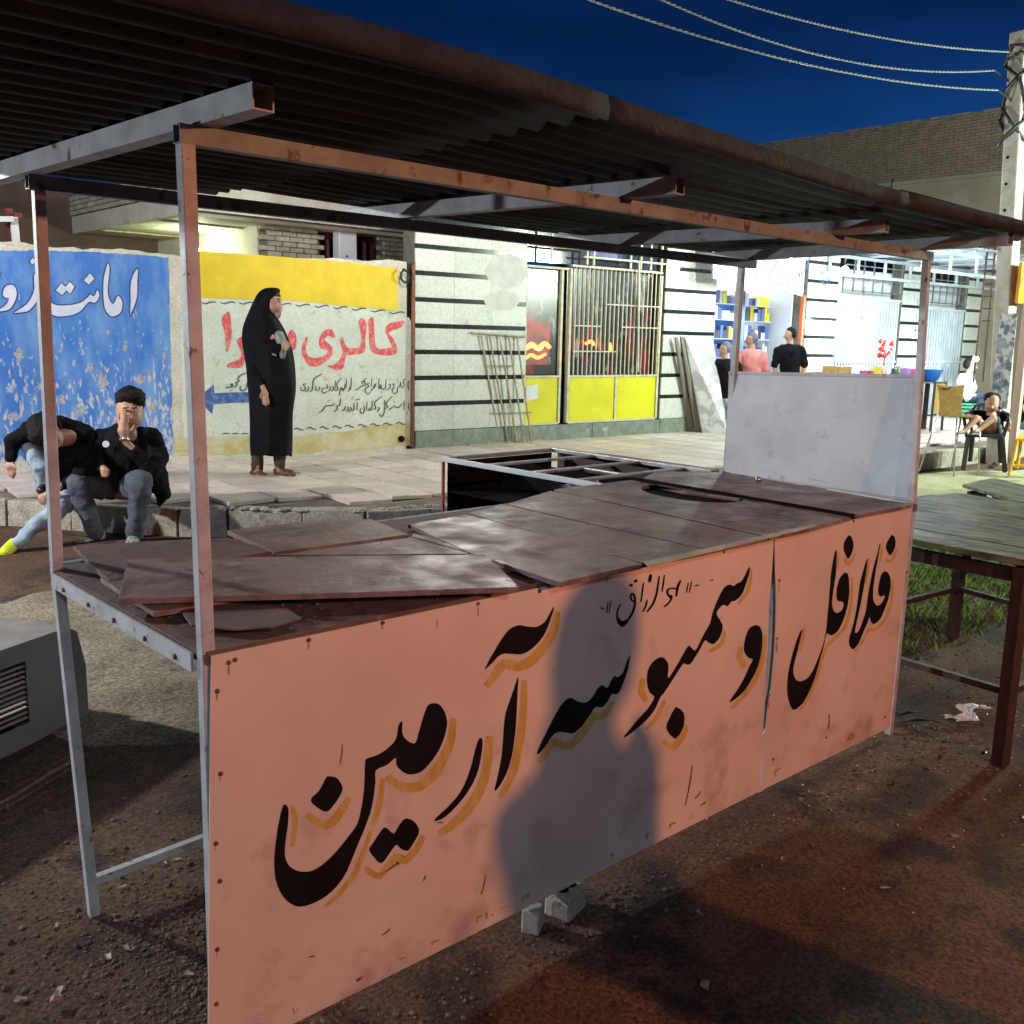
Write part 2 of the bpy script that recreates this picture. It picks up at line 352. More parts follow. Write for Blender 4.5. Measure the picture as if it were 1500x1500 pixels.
# ------------------------------------------------------------------ street lamps beside and behind the camera (they light the place; the far fill and stand lamps are added)
def street_lamp(loc, head, label, lampmat, power, colr, rad=.06):
    t = empty('street_lamp', (loc[0], loc[1], 0), label, 'street lamp')
    top = V(loc)
    MB().tube([(loc[0], loc[1], 0), (loc[0], loc[1], head.z+.25)], [.06, .045], 10).build('pole', M['steel'], t, True)
    MB().tube([(loc[0], loc[1], head.z+.25), ((loc[0]+head.x)/2, (loc[1]+head.y)/2, head.z+.35), (head.x, head.y, head.z+.25)], .025, 8).build('arm', M['steel'], t, True)
    h = MB(); h.tube([head+V((0,0,.28)), head+V((0,0,.12)), head+V((0,0,.09))], [.06, .14, .15], 14).build('lamp_shade', M['steel'], t, True)
    MB().ball(head+V((0,0,.075)), .035).build('lamp_bulb', lampmat, t, True)
    ld = bpy.data.lights.new('lamp_light', 'POINT'); ld.energy = power; ld.color = colr; ld.shadow_soft_size = rad
    lo = bpy.data.objects.new('lamp_light', ld); col.objects.link(lo); lo.location = head - V((0,0,.06)) - V(t['_o']); lo.parent = t
    return t
street_lamp((2.5,-4.5,0), V((1.94,-4.0,2.25)), 'orange lit lamp on a short steel pole facing the stall front', M['lampred'], 455, (1,.345,.15), .035)
street_lamp((-4.2,-10.2,0), V((-3.4,-9.4,6.2)), 'added tall fill lamp with a faint white light far behind the viewpoint', M['lampwhite'], 780, (.95,.90,.97), .35)  # unseen lamp added as soft fill for the stall front
street_lamp((-4.9,2.5,0), V((-4.2,2.4,1.25)), 'added white lamp standing in for headlights, on a short stand left of the stall', M['lampwhite'], 340, (.93,.95,1.0), .05)  # low headlight-like light, built as an added stand lamp
street_lamp((14.3,-.4,0), V((13.8,.1,3.3)), 'greenish white lit street lamp across the road on the right', M['lampwhite'], 3000, (.84,1.0,.80), .5)
street_lamp((-2.4,5.4,0), V((-1.7,5.5,2.9)), 'white lit street lamp left of the seated men near the blue wall', M['lampwhite'], 1050, (1.0,.98,.92), .10)

# ------------------------------------------------------------------ ground
KB = [(-3,10.4),(-.6,8.6),(1.38,6.55),(2.3,5.45),(2.6,5.22),(3.4,4.52),(4.1,4.32),(11.3,3.9),(26,3.1),(60,2.4)]   # kerb line
def kerb_y(x):
    for a, b in zip(KB, KB[1:]):
        if a[0] <= x <= b[0]: return a[1] + (b[1]-a[1])*(x-a[0])/(b[0]-a[0])
    return KB[-1][1]
def gz(x, y):
    f = max(0, min(1, (14-abs(x-4))/6))
    return .022*noise.noise(V((x*.55, y*.55, 0))) + .010*noise.noise(V((x*2.1, y*2.1, 3)))*f + .005*noise.noise(V((x*7, y*7, 5)))*f - .008
g = MB(); xs = [-200,-60,-20,-8] + [-4+.07*i for i in range(170)] + [8.2+.3*i for i in range(50)] + [25,40,80,200]
ys = [-200,-60,-20,-8] + [-3+.07*i for i in range(140)] + [7.2,9,14,30,80,200]
nx = len(xs)
g.v = [V((x, y, gz(x, y) if abs(x) < 30 and abs(y) < 12 else -.01)) for y in ys for x in xs]
g.f = [(j*nx+i, j*nx+i+1, (j+1)*nx+i+1, (j+1)*nx+i) for j in range(len(ys)-1) for i in range(nx-1)]
o = g.build('ground', M['ground'], None, True, fixn=False); tag(o, 'brown dirt and worn asphalt ground around the stall', None, None, 'structure')
# paler ground sheets: lamp light painted on behind the stall and beyond the tables
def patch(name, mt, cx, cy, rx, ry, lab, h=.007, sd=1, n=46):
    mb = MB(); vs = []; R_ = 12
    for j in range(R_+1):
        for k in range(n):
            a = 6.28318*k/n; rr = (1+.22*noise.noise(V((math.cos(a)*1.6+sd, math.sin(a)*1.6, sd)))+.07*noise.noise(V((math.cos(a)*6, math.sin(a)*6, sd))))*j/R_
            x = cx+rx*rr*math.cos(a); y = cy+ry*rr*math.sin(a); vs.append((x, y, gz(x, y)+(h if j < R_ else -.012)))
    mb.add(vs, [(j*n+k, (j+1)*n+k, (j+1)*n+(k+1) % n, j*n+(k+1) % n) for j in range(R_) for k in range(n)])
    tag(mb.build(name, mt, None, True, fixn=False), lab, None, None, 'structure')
patch('lamplit_gravel_patch', M['pale'], 1.15, 3.0, 1.25, 1.45, 'gravel painted paler for lamp light behind the left end of the stall', sd=2)
patch('lamplit_road_edge', M['lit_road'], 9.2, 2.6, 4.6, 1.15, 'road edge painted pale yellow for lamp light beyond the wooden tables', sd=5, n=80)
# raised sidewalk
sw = empty('sidewalk', (3,6,.0), 'raised tiled sidewalk along the painted wall and the shops', None, None); sw['kind'] = 'structure'
poly = [(x, y, .165) for x, y in KB] + [(60,40,.165), (-3,40,.165)]
mb = MB(); n = 60
sx = [-3+.15*i for i in range(130)] + [17,20,26,60]
prev = None; vs = []; 
rows = []
for x in sx:
    k = kerb_y(x); rows.append([(x, k+.06, .165), (x, k+.3, .172+.01*noise.noise(V((x*3,1,0)))), (x, k+.8, .168+.012*noise.noise(V((x*3,7,0)))), (x, k+1.6, .168), (x, 40, .168)])
for r_ in rows: vs += r_
mb.add(vs, [(i*5+j, (i+1)*5+j, (i+1)*5+j+1, i*5+j+1) for i in range(len(sx)-1) for j in range(4)])
mb.build('paving_bed', M['dirt_strip'], sw, True)
# kerb stones, one by one
random.seed(3); acc = []
for (ax, ay), (bx_, by_) in zip(KB[1:8], KB[2:9]):
    d = V((bx_-ax, by_-ay, 0)); ln = d.length; d.normalize(); nrm = V((d.y, -d.x, 0)); k = 0.0
    while k < ln-.05 and ax + d.x*k < 16:
        l_ = min(random.uniform(.45,.62), ln-k); p = V((ax, ay, 0))+d*(k+.006); q = V((ax, ay, 0))+d*(k+l_-.006)
        h = .205+random.uniform(-.015,.012); o1 = random.uniform(-.012,.012); t_ = .13
        a = [p+nrm*o1, q+nrm*(o1+.006), q-nrm*t_, p-nrm*t_]
        j = lambda s=.008: random.uniform(-s, s)
        mb = MB(); mb.hexa([v+V((0,0,-.06)) for v in a] + [V((v.x+j(), v.y+j(), h+j(.01))) for v in a])
        mb.build('kerb_stone', M['kerb'], sw, bevel=.01); k += l_
# broken slab band on the kerb above the stones
mb = MB(); random.seed(5)
for i in range(26):
    x = 2.55+i*.075+random.uniform(-.03,.03); k = kerb_y(x)
    mb.ball((x, k+.04+random.uniform(-.02,.03), .205), (random.uniform(.03,.07), random.uniform(.03,.06), .022), 7, 4)
o = mb.build('broken_mortar', M['kerb'], sw); o['kind'] = 'stuff'
# paving tiles laid along the wall direction
random.seed(11); TS = .42; tmesh = {}; cnt = 0
def tile_mesh(v):
    me = bpy.data.meshes.new('tile'); b = .1995; h = .032; c = .004
    vs = [(-b,-b,-h),(b,-b,-h),(b,b,-h),(-b,b,-h),(-b,-b,-c),(b,-b,-c),(b,b,-c),(-b,b,-c),(-b+c,-b+c,0),(b-c,-b+c,0),(b-c,b-c,0),(-b+c,b-c,0)]
    vs = [(x+random.uniform(-.003,.003), y+random.uniform(-.003,.003), z) for x, y, z in vs]
    me.from_pydata(vs, [], [(8,9,10,11),(0,1,5,4),(1,2,6,5),(2,3,7,6),(3,0,4,7),(4,5,9,8),(5,6,10,9),(6,7,11,10),(7,4,8,11),(3,2,1,0)])
    me.materials.append(M['tile']); return me
tms = [tile_mesh(i) for i in range(5)]
WD3 = V((WD.x, WD.y, 0)); ang = math.atan2(WD.y, WD.x); cand = []
for j in range(1, 10):
    for i in range(-6, 50):
        p = wl(1.0, 0) + WD3*(i*TS + (.5*TS if 0 else 0)) + WN*(j*TS-.20)
        dy = p.y - kerb_y(p.x)
        if dy > .72 and -.2 < p.x < 21: cand.append((p, dy))
far = MB()
cand.sort(key=lambda t: (t[0]-CP).length)
for q, (p, dy) in enumerate(cand):
    z = .200 + .004*noise.noise(p*.7) + random.uniform(-.0015,.0015)
    loose = dy < 1.15 and p.x < 6.2
    if q < 280:
        o = bpy.data.objects.new('tile', random.choice(tms)); col.objects.link(o); o.parent = sw
        o.location = V((p.x, p.y, z)) - V(sw['_o']); o.rotation_euler = (random.uniform(-.004,.004), random.uniform(-.004,.004), ang)
        if loose:
            o.location += V((random.uniform(-.012,.012), random.uniform(-.03,.015), random.uniform(.0,.012)))
            o.rotation_euler = (random.uniform(-.02,.04), random.uniform(-.03,.03), ang+random.uniform(-.04,.04))
    else:
        a = WD3*.1995; b = WN*.1995; c = V((p.x, p.y, z))
        far.hexa([c-a+b-V((0,0,.02)), c+a+b-V((0,0,.02)), c+a-b-V((0,0,.02)), c-a-b-V((0,0,.02)), c-a+b, c+a+b, c+a-b, c-a-b])
o = far.build('distant_tiles', M['tile'], sw); o['kind'] = 'stuff'
# pebbles and rubble
random.seed(21); mb = MB()
ico = bmesh.new(); bmesh.ops.create_icosphere(ico, subdivisions=1, radius=1); iv = [v.co.copy() for v in ico.verts]; iff = [tuple(v.index for v in f.verts) for f in ico.faces]; ico.free()
def peb(x, y, r, base=None):
    s = V((r*random.uniform(.7,1.4), r*random.uniform(.6,1.2), r*random.uniform(.4,.8))); a = random.uniform(0, 6.28); ca, sa = math.cos(a), math.sin(a)
    z = (gz(x, y) if base is None else base) + s.z*.45
    pts = []
    for v in iv:
        k = random.uniform(.75,1.15); X, Y, Z = v.x*s.x*k, v.y*s.y*k, v.z*s.z*k
        pts.append((x+X*ca-Y*sa, y+X*sa+Y*ca, z+Z))
    mb.add(pts, iff)
for i in range(2600):
    a = random.gauss(.16,.15); b = random.gauss(.36,.24)
    if a < .01 or b < .03 or True: peb(a, b, random.choice([.002,.003,.003,.004,.005,.007]))
for i in range(500): peb(random.gauss(-.1,.35), random.gauss(.9,.5), random.choice([.004,.006,.01]))
for i in range(900): peb(random.uniform(-.2,3.4), -abs(random.gauss(.02,.11))-.02, random.choice([.002,.003,.004,.005,.008]))
for i in range(1800): peb(random.uniform(-.6,6.5), random.uniform(-1.6,5.0), random.choice([.0015,.002,.003,.004]))
for i in range(900): peb(random.uniform(2.9,5.6), random.uniform(-1.2,1.8), random.choice([.004,.005,.007]))
o = mb.build('gravel', M['pebble'], None, fixn=False); tag(o, 'loose pebbles and rubble scattered on the dirt around the stall', None, None, 'stuff')
mb = MB()
for i in range(420): peb(random.gauss(3.3,.6), random.gauss(-.5,.5), random.choice([.0025,.004,.005]))
o = mb.build('glass_crumbs', mat('wet_crumbs', (.5,.5,.55), None, rough=.12), None, fixn=False); tag(o, 'glinting crumbs of glass and ice on the dirt right of the stall', None, None, 'stuff')
mb = MB(); random.seed(61)
for i in range(70):
    x, y = (random.gauss(.1,.3), random.gauss(.5,.35)) if i < 34 else (random.uniform(.2,4.5), random.uniform(-1.3,-.05))
    a = random.uniform(0, 6.28); l_ = random.uniform(.006,.018); w_ = l_*random.uniform(.2,.7); d = V((math.cos(a), math.sin(a), 0)); n_ = V((-d.y, d.x, 0)); p = V((x, y, gz(x, y)+.004))
    mb.add([p-d*l_-n_*w_, p+d*l_-n_*w_*.7+V((0,0,.004)), p+d*l_*.8+n_*w_+V((0,0,.002)), p-d*l_*.9+n_*w_*.8+V((0,0,.006))], [(0,1,2),(0,2,3)])
o = mb.build('litter_bits', mat('pale_litter', (.35,.30,.24), (.2,.15,.1), 60), None, fixn=False); tag(o, 'tiny pale scraps of litter and dry leaf on the dirt in front of the stall', None, None, 'stuff')
# green weeds right of the stall
mb = MB(); random.seed(31)
for i in range(15000):
    x = random.uniform(3.5,7.5); y = random.gauss(1.5,.75)
    if y < .35+.25*noise.noise(V((x*2,0,0))) or y > 3.6: continue
    h = random.uniform(.015,.055); a = random.uniform(0, 6.28); d = V((math.cos(a), math.sin(a), 0)); p = V((x, y, gz(x, y)-.003)); s = d.cross(V((0,0,1)))*.007
    mb.add([p-s, p+s, p+d*h*.8+V((0,0,h))], [(0,1,2)])
o = mb.build('weeds', M['grass'], None, fixn=False); tag(o, 'low green weeds and litter lit pale green beyond the wooden table', None, None, 'stuff')

# ------------------------------------------------------------------ the food stall
T_ = empty('food_stall', (1.5,.4,0), 'steel framed street food stall with white lettered front, stone topped counter and corrugated roof', 'stall')
PW = .0262
ztop = 1.905
posts = {'A': [(0.005,.012,.0),(0.005,.008,.95),(-.002,.004,1.8725)], 'B': [(.03,.812,-.01),(.004,.86,.95),(.010,.842,1.8725)],
         'D': [(2.905,.022,.0),(2.900,.014,.95),(2.962,.075,1.8725)], 'C': [(3.02,.98,0),(3.005,.955,.95),(2.885,.858,1.8725)]}
for k, pts in posts.items():
    mb = MB()
    mb.bar(pts[0], pts[1], PW, PW, (0,1,0)); o = mb.build('lower_post', M['frame'], T_, bevel=.002)
    MB().bar(pts[1], pts[2], PW, PW, (0,1,0)).build('upper_post', M['frame'], T_, bevel=.002)
BT = .033
for y0, y1, mt in ((.012,.072,M['frame_dark']), (.846,.862,M['frame_dark'])):
    MB().hollow((-.014,y0,1.8895), (2.982,y1,1.8895), .027, BT).build('long_beam', mt, T_)
for (x0,y0),(x1,y1) in (((.045,-.19),(-.02,1.16)), ((1.20,-.13),(1.04,1.14)), ((2.26,-.12),(2.08,1.13)), ((2.875,-.26),(2.97,1.14))):
    MB().hollow((x0,y0,1.9275), (x1,y1,1.9275), .040, .042, .003).build('cross_beam', M['frame'], T_)
# corrugated roof sheets
def sheet(xa, xb, za, zb, nm='roof_sheet'):
    mb = MB(); lam = .078; amp = .0125; rows = []
    for xi in range(13):
        t = xi/12; x = xa+(xb-xa)*t; yf = -.46+.17*max(0, min(1, (x-.3)/1.6)); sag = -.006*math.sin(t*math.pi)
        row = []; y = yf
        k = 0
        while y < 1.2:
            row.append((x, y, za+(zb-za)*t + amp*math.cos(2*math.pi*(y-yf)/lam) + sag + .003*noise.noise(V((x*2,y*3,1))))); y += lam/8; k += 1
        rows.append(row)
    n = min(len(r) for r in rows); vs = [p for r in rows for p in r[:n]]
    mb.add(vs, [(i*n+j, (i+1)*n+j, (i+1)*n+j+1, i*n+j+1) for i in range(12) for j in range(n-1)])
    o = mb.build(nm, M['roof'], T_, True); s = o.modifiers.new('s','SOLIDIFY'); s.thickness = .0012
sheet(-1.35,.62,1.968,1.968); sheet(.57,2.05,1.975,1.975); sheet(2.0,3.36,1.982,1.980)
for xa, xb in ((-1.36,.60),(.602,2.03),(2.032,3.37)):
    mb = MB(); vs = []
    for i in range(25):
        x = xa+(xb-xa)*i/24; yf = -.46+.17*max(0, min(1, (x-.3)/1.6)); j = .0025*noise.noise(V((x*6,0,0)))
        vs += [(x,yf-.010+j,1.942+j),(x,yf-.014+j,1.962),(x,yf-.008+j,1.987+j),(x,yf+.012,1.992+j)]
    mb.add(vs, [(4*i+k, 4*i+4+k, 4*i+5+k, 4*i+1+k) for i in range(24) for k in range(3)])
    o = mb.build('roof_edge', mat('dusty_roof_edge', (.026,.030,.033), (.017,.019,.021), 14, .4, .62, .9, 0, .4, 70, (.05,.05,.05), 30, .62, .7, spec=.15), T_, True); q_ = o.modifiers.new('s','SOLIDIFY'); q_.thickness = .0012
# front panels (px outlines on the plane of the stall front)
YP = -.012
def fp(px, py, off=0.0): return on(px, py, 1, YP-off)
cr5 = lambda x, y: (880+x/5, 800+y/5)
Lp = [(309,961),(1133.4,790)] + [cr5(*p) for p in ((1262,60),(1250,260),(1234,420),(1226,700),(1206,1000),(1196,1200),(1184,1380))] + [(1113.5,1159),(305,1562)]
Rp = [(1134.6,789),(1337,740),(1303,1066),(1115,1158)] + [cr5(*p) for p in ((1190,1380),(1207,1340),(1226,1180),(1248,1050),(1272,800),(1282,620),(1287,400),(1277,200))]
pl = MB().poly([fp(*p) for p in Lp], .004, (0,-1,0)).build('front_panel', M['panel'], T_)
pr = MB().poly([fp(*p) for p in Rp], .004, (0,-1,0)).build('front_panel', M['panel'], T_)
MB().bar((1.965,.012,.05),(1.965,.012,.93),.03,.02,(0,1,0)).build('middle_post', M['frame'], T_)
MB().box((1.90,.05,.05),(2.08,.054,.93)).build('gap_shade_sheet', M['dark_in'], T_)  # near-black sheet stands for the shade inside the panel gap
c1 = (380,1040,5); c2 = (480,980,5); c3 = (620,860,5); c4 = (760,820,5); c5 = (880,800,5); c6 = (1060,770,5)
def sm(c, pts, n=3): return (*c, cr_smooth(pts, n))
BL = [sm(c1, [(1280,-50),(1320,-38),(1355,10),(1375,80),(1368,150),(1345,230),(1300,320),(1240,400),(1180,455),(1100,473),(1040,445),(1005,400),(998,350),(940,400),(854,443),(850,530),(835,650),(810,760),(770,870),(720,990),(680,1090),(620,1220),(530,1330),(420,1405),(310,1440),(240,1425),(170,1360),(125,1260),(110,1140),(118,1000),(140,840),(165,730),(182,693),(205,705),(215,745),(208,850),(190,980),(187,1060),(210,1130),(260,1170),(320,1185),(390,1175),(480,1120),(570,1030),(650,930),(710,850),(735,780),(755,680),(768,580),(772,480),(775,400),(784,358),(850,335),(930,290),(1000,215),(1018,120),(1040,85),(1048,95),(1046,150),(1060,200),(1110,240),(1148,235),(1172,150),(1215,10),(1240,-38)]),
 sm(c1, [(376,662),(440,590),(490,495),(520,486),(570,500),(608,560),(600,610),(550,690),(500,742),(450,730)]),
 sm(c1, [(805,1025),(830,980),(880,905),(920,860),(985,905),(1020,850),(1070,795),(1130,815),(1168,870),(1160,920),(1100,1020),(1070,1030),(1035,1015),(998,990),(920,1100),(885,1120),(850,1090)]),
 sm(c2, [(783,1116),(800,1085),(900,990),(980,890),(1040,750),(1080,600),(1105,520),(1125,505),(1135,530),(1125,640),(1090,780),(1020,910),(930,1020),(850,1090)]),
 sm(c3, [(693,665),(697,690),(690,800),(680,1000),(660,1180),(620,1340),(570,1440),(530,1490),(525,1475),(555,1350),(580,1200),(590,1050),(605,920),(650,790)]),
 sm(c3, [(952,147),(955,165),(925,260),(880,360),(810,440),(740,485),(690,493),(610,487),(560,500),(510,550),(460,600),(457,588),(510,490),(570,390),(630,310),(700,278),(760,288),(830,290),(890,255),(930,190)]),
 sm(c4, [(812,703),(815,715),(800,800),(770,890),(740,960),(715,985),(680,985),(650,1040),(610,1080),(560,1080),(520,1140),(460,1220),(400,1270),(340,1265),(290,1262),(245,1290),(200,1360),(150,1418),(135,1415),(160,1350),(210,1250),(270,1130),(330,1040),(380,1012),(430,1035),(490,1045),(540,1005),(580,940),(610,918),(650,935),(680,880),(700,850),(725,858),(765,820),(790,750)]),
 sm(c5, [(1090,150),(1088,200),(1060,290),(1030,360),(985,400),(960,405),(930,440),(900,430),(870,455),(848,490),(860,520),(890,570),(890,620),(865,680),(825,717),(790,705),(765,690),(740,730),(700,800),(660,860),(630,868),(605,860),(560,930),(500,1020),(460,1080),(435,1110),(400,1190),(340,1270),(260,1340),(178,1402),(175,1390),(230,1320),(300,1240),(360,1170),(393,1105),(360,1070),(340,1000),(345,920),(380,850),(440,812),(480,835),(497,880),(495,968),(560,870),(600,800),(630,750),(650,728),(690,765),(720,720),(770,620),(800,570),(820,490),(850,410),(900,310),(940,282),(975,290),(1000,270),(1020,265),(1050,230)]),
 sm(c5, [(560,1180),(600,1210),(615,1260),(600,1340),(560,1400),(540,1408),(500,1370),(482,1320),(510,1250),(545,1185)]),
 sm(c5, [(1130,578),(1165,590),(1185,650),(1180,750),(1160,850),(1120,950),(1060,1050),(1000,1110),(955,1140),(948,1130),(990,1070),(1040,990),(1090,880),(1115,830),(1080,815),(1052,770),(1055,700),(1085,610)])]
small = [([(745,325),(722,380),(728,450),(755,480),(800,440),(840,370),(852,300),(840,250),(820,262),(830,300),(850,300)],17), ([(728,430),(755,478),(800,440)],30), ([(812,190),(835,180)],22), ([(845,160),(868,150)],22), ([(915,165),(905,240),(895,312)],11),
 ([(942,290),(930,340),(908,382)],13), ([(1030,120),(1012,240),(985,320),(940,382)],15), ([(968,105),(958,165)],26), ([(1068,110),(1050,238)],11), ([(1187,150),(1165,200),(1155,268)],17), ([(1160,215),(1120,208),(1090,225),(1098,262),(1122,268),(1105,310),(1065,345)],15), ([(1243,168),(1228,242)],9), ([(1268,158),(1250,242)],9), ([(1288,192),(1320,183)],10), ([(592,350),(632,362)],9), ([(655,305),(645,392)],9), ([(678,298),(660,388)],9)]
for pts, w_ in small: BL.append((*c4, stroke_poly(pts, w_, True)))
BR = [sm(c6, [(822,175),(828,200),(825,330),(810,440),(795,560),(805,620),(830,640),(865,620),(878,590),(875,560),(840,552),(828,520),(830,460),(850,390),(885,345),(912,360),(920,420),(918,530),(900,620),(870,710),(830,780),(785,803),(762,790),(752,800),(735,880),(700,1000),(670,1110),(630,1210),(580,1300),(520,1348),(490,1320),(468,1230),(470,1120),(490,1000),(520,890),(550,800),(573,762),(575,775),(555,860),(530,960),(510,1050),(520,1110),(550,1140),(610,1120),(650,1070),(690,980),(730,870),(752,760),(765,620),(780,450),(790,330),(810,220)]),
 sm(c6, [(917,70),(940,90),(952,140),(940,200),(915,243),(895,215),(880,170),(885,120)]),
 sm(c6, [(1145,130),(1147,150),(1130,250),(1115,330),(1098,450),(1097,540),(1120,582),(1150,575),(1180,530),(1175,510),(1150,520),(1133,490),(1140,420),(1160,350),(1190,335),(1218,370),(1224,450),(1205,540),(1180,610),(1150,680),(1105,720),(1080,705),(1070,670),(1050,720),(1020,790),(990,860),(950,905),(925,880),(920,830),(940,760),(965,660),(985,540),(1000,420),(1020,340),(1050,242),(1053,262),(1040,370),(1015,520),(990,640),(968,740),(963,785),(990,770),(1020,700),(1045,610),(1060,500),(1080,390),(1100,300),(1120,230)]),
 sm(c6, [(1235,68),(1257,100),(1255,160),(1222,217),(1200,190),(1190,150),(1210,100)])]
OL = [(c1,[(345,765),(490,845),(600,740),(655,640)],50),(c1,[(770,1150),(880,1215),(1000,1080),(1060,1105),(1150,1020),(1200,920)],46),(c1,[(905,500),(880,680),(830,850)],36),(c1,[(820,880),(760,1050),(690,1210),(580,1350),(480,1440)],32),(c1,[(238,700),(262,820),(240,1000)],34),(c1,[(940,480),(1000,540),(1110,570),(1220,530),(1330,390),(1400,230),(1420,60)],56),
 (c2,[(820,1210),(950,1110),(1080,950),(1160,750),(1185,490)],58),(c2,[(1440,80),(1430,350),(1390,620),(1340,800),(1260,940)],48),(c3,[(980,175),(960,300),(890,430),(790,540),(700,580),(590,565),(530,640),(462,725)],58),
 (c4,[(685,1040),(640,1120),(590,1150),(540,1150),(470,1260),(400,1340),(330,1360),(250,1340),(190,1420),(150,1490)],46),(c5,[(312,965),(298,1060),(335,1135)],38),(c5,[(470,1130),(400,1270),(330,1340)],26),(c5,[(460,1430),(530,1470),(600,1390),(628,1310)],38),(c5,[(1100,160),(1085,310),(1010,420)],20),(c5,[(905,620),(880,720),(790,770)],24),(c5,[(1030,740),(1020,820),(1060,885)],36),(c5,[(1205,655),(1180,850),(1100,1030),(960,1190)],28)]
OR = [(c6,[(842,190),(832,320)],16),(c6,[(940,380),(935,560),(890,740),(800,840),(745,900),(690,1080),(620,1260),(560,1350)],18),(c6,[(592,750),(560,920)],18),(c6,[(1240,400),(1228,560),(1180,690),(1110,760),(1062,765),(1010,860),(960,920)],16),(c6,[(880,235),(915,280),(968,200)],20),(c6,[(1180,240),(1225,262),(1270,170)],18),(c6,[(1065,240),(1042,420)],14),(c6,[(1162,150),(1148,260)],14)]
strokes('letter_shadow', M['ochre'], pl, [(*c, stroke_poly(p, w_*1.28, True)) for c, p, w_ in OL], fp, .0003)
strokes('letter_shadow', M['ochre'], pr, [(*c, stroke_poly(p, w_*1.3, True)) for c, p, w_ in OR], fp, .0003)
strokes('letter_stroke', M['black'], pl, BL, fp, .0011)
strokes('letter_stroke', M['black'], pr, BR, fp, .0011)
# screws and rust specks along the panel edges
random.seed(2)
for pan, pts in ((pl, [(335,970),(318,1012),(323,1133),(316,1235),(318,1390),(322,1290),(317,1470),(344,966),(452,937),(560,912),(700,884),(790,866),(1060,808)]), (pr, [(1141,850),(1138,935),(1126,1018),(1132,1112),(1250,763),(1296,1050),(1328,838),(1210,1080)])):
    for p in pts:
        c = fp(*p); mb = MB(); mb.tube([c, c+V((0,-.0035,0))], .0045, 8).build('screw', M['rust'], pan, True)
# scratches / rub marks low on the panel: thin dried smears
mb = MB()
for x, y, l_, a in ((1004,1180,60,1.4),(1040,850,5,0),(1213,1068,22,1.5),(1018,1170,14,.9),(452,1402,10,.2),(620,1290,8,1.2),(560,1370,16,.7),(705,1310,30,1.35),(640,1205,9,0),(498,1120,30,1.45),(1026,1180,10,.6),(412,1190,8,1)):
    q = stroke_poly([(x, y), (x+math.cos(a)*l_*.5+1, y-math.sin(a)*l_*.5), (x+math.cos(a)*l_, y-math.sin(a)*l_)], 2.2); mb.poly([fp(*p, .0006) for p in q])
o = mb.build('scratches', M['rust'], pl, fixn=False); o['kind'] = 'stuff'
mb = MB(); random.seed(19)
for px, py in ((335,972),(318,1014),(323,1135),(316,1237),(318,1392),(452,939),(560,914),(700,886),(1138,937),(1126,1020),(1141,852),(890,840),(640,905),(1328,840)):
    l_ = random.uniform(6,22); w_ = random.uniform(1.2,3)
    mb.poly([fp(*p, .0005) for p in stroke_poly([(px,py+2),(px+random.uniform(-.6,.6),py+l_*.6),(px+random.uniform(-1,1),py+l_)], w_)])
for i in range(22):
    t = random.random(); bx = 320+t*970; by = 1548-(bx-305)*.492; l_ = random.uniform(3,12)
    mb.poly([fp(*p, .00045) for p in stroke_poly([(bx,by-2),(bx+random.uniform(-3,8),by-2-l_*.5),(bx+random.uniform(-4,12),by-2-l_)], random.uniform(1,3.5))])
o = mb.build('rust_runs', mat('thin_rust_stain', (.36,.24,.18), (.28,.17,.12), 20), pl, fixn=False); o['kind'] = 'stuff'
# counter board, rails
MB().poly([(-.005,-.008,.947),(2.90,-.008,.947),(3.02,.96,.947),(-.005,.885,.947)], .02, (0,0,1)).build('counter_board', M['counter'], T_)
MB().box((-.016,.03,.905),(-.010,.845,.943)).build('side_rail', M['frame'], T_)
MB().box((.0,-.0085,.925),(2.9,-.005,.952)).build('front_lip', M['counter'], T_)
MB().bar((.03,.825,.085),(2.98,.985,.10),.022,.022).build('back_rail', M['frame'], T_)
MB().box((.02,.93,.93),(2.1,.95,.944)).build('back_rail', M['frame_dark'], T_)
for x in (.1,.25,.42,.58,.75):
    MB().tube([(-.016,x,.918),(-.020,x,.918)], .006, 8).build('bolt', M['rust'], T_, True)
def slabp(name, px, z, th, par, mt=None, jag=.0, bevel=.0008, lab=None, zs=None):
    pts = []
    co = [on(*p, 2, zs[i] if zs else z) for i, p in enumerate(px)]; rr = random.Random(int(px[0][0]*7+px[0][1]))
    for i, a in enumerate(co):                     # chipped, slightly uneven edges
        b = co[(i+1) % len(co)]; n_ = max(1, int((b-a).length/.035)); pts.append(a)
        for k in range(1, n_): q = a.lerp(b, k/n_); pts.append(q+V((rr.uniform(-.0018,.0018), rr.uniform(-.0018,.0018), 0)))
    mb = MB(); mb.poly(pts, th, (0,0,1)); 
    return mb.build(name, mt or M['slab'], par, bevel=bevel, origin=None if par is not None else sum(pts, V())/len(pts)-V((0,0,th)))
ZS = .9655; TH = .014
S = [[(821,853),(884,838),(941,826),(800,784),(683,753),(600,768),(640,788),(690,810)],
     [(943,824.5),(1037,806),(880,771),(738,739),(686,751.5)],
     [(1039,805),(1124,787),(985,757),(868,731),(806,719),(742,738)],
     [(402,813),(604,787),(688,811),(540,812)],
     [(333,777),(402,809),(598,783),(560,767),(543,760),(430,765)]]
for p in S: slabp('slab', p, ZS, TH, T_)
slabp('slab', [(604,785.5),(684,808),(640,790),(606,781)], ZS, TH, T_)
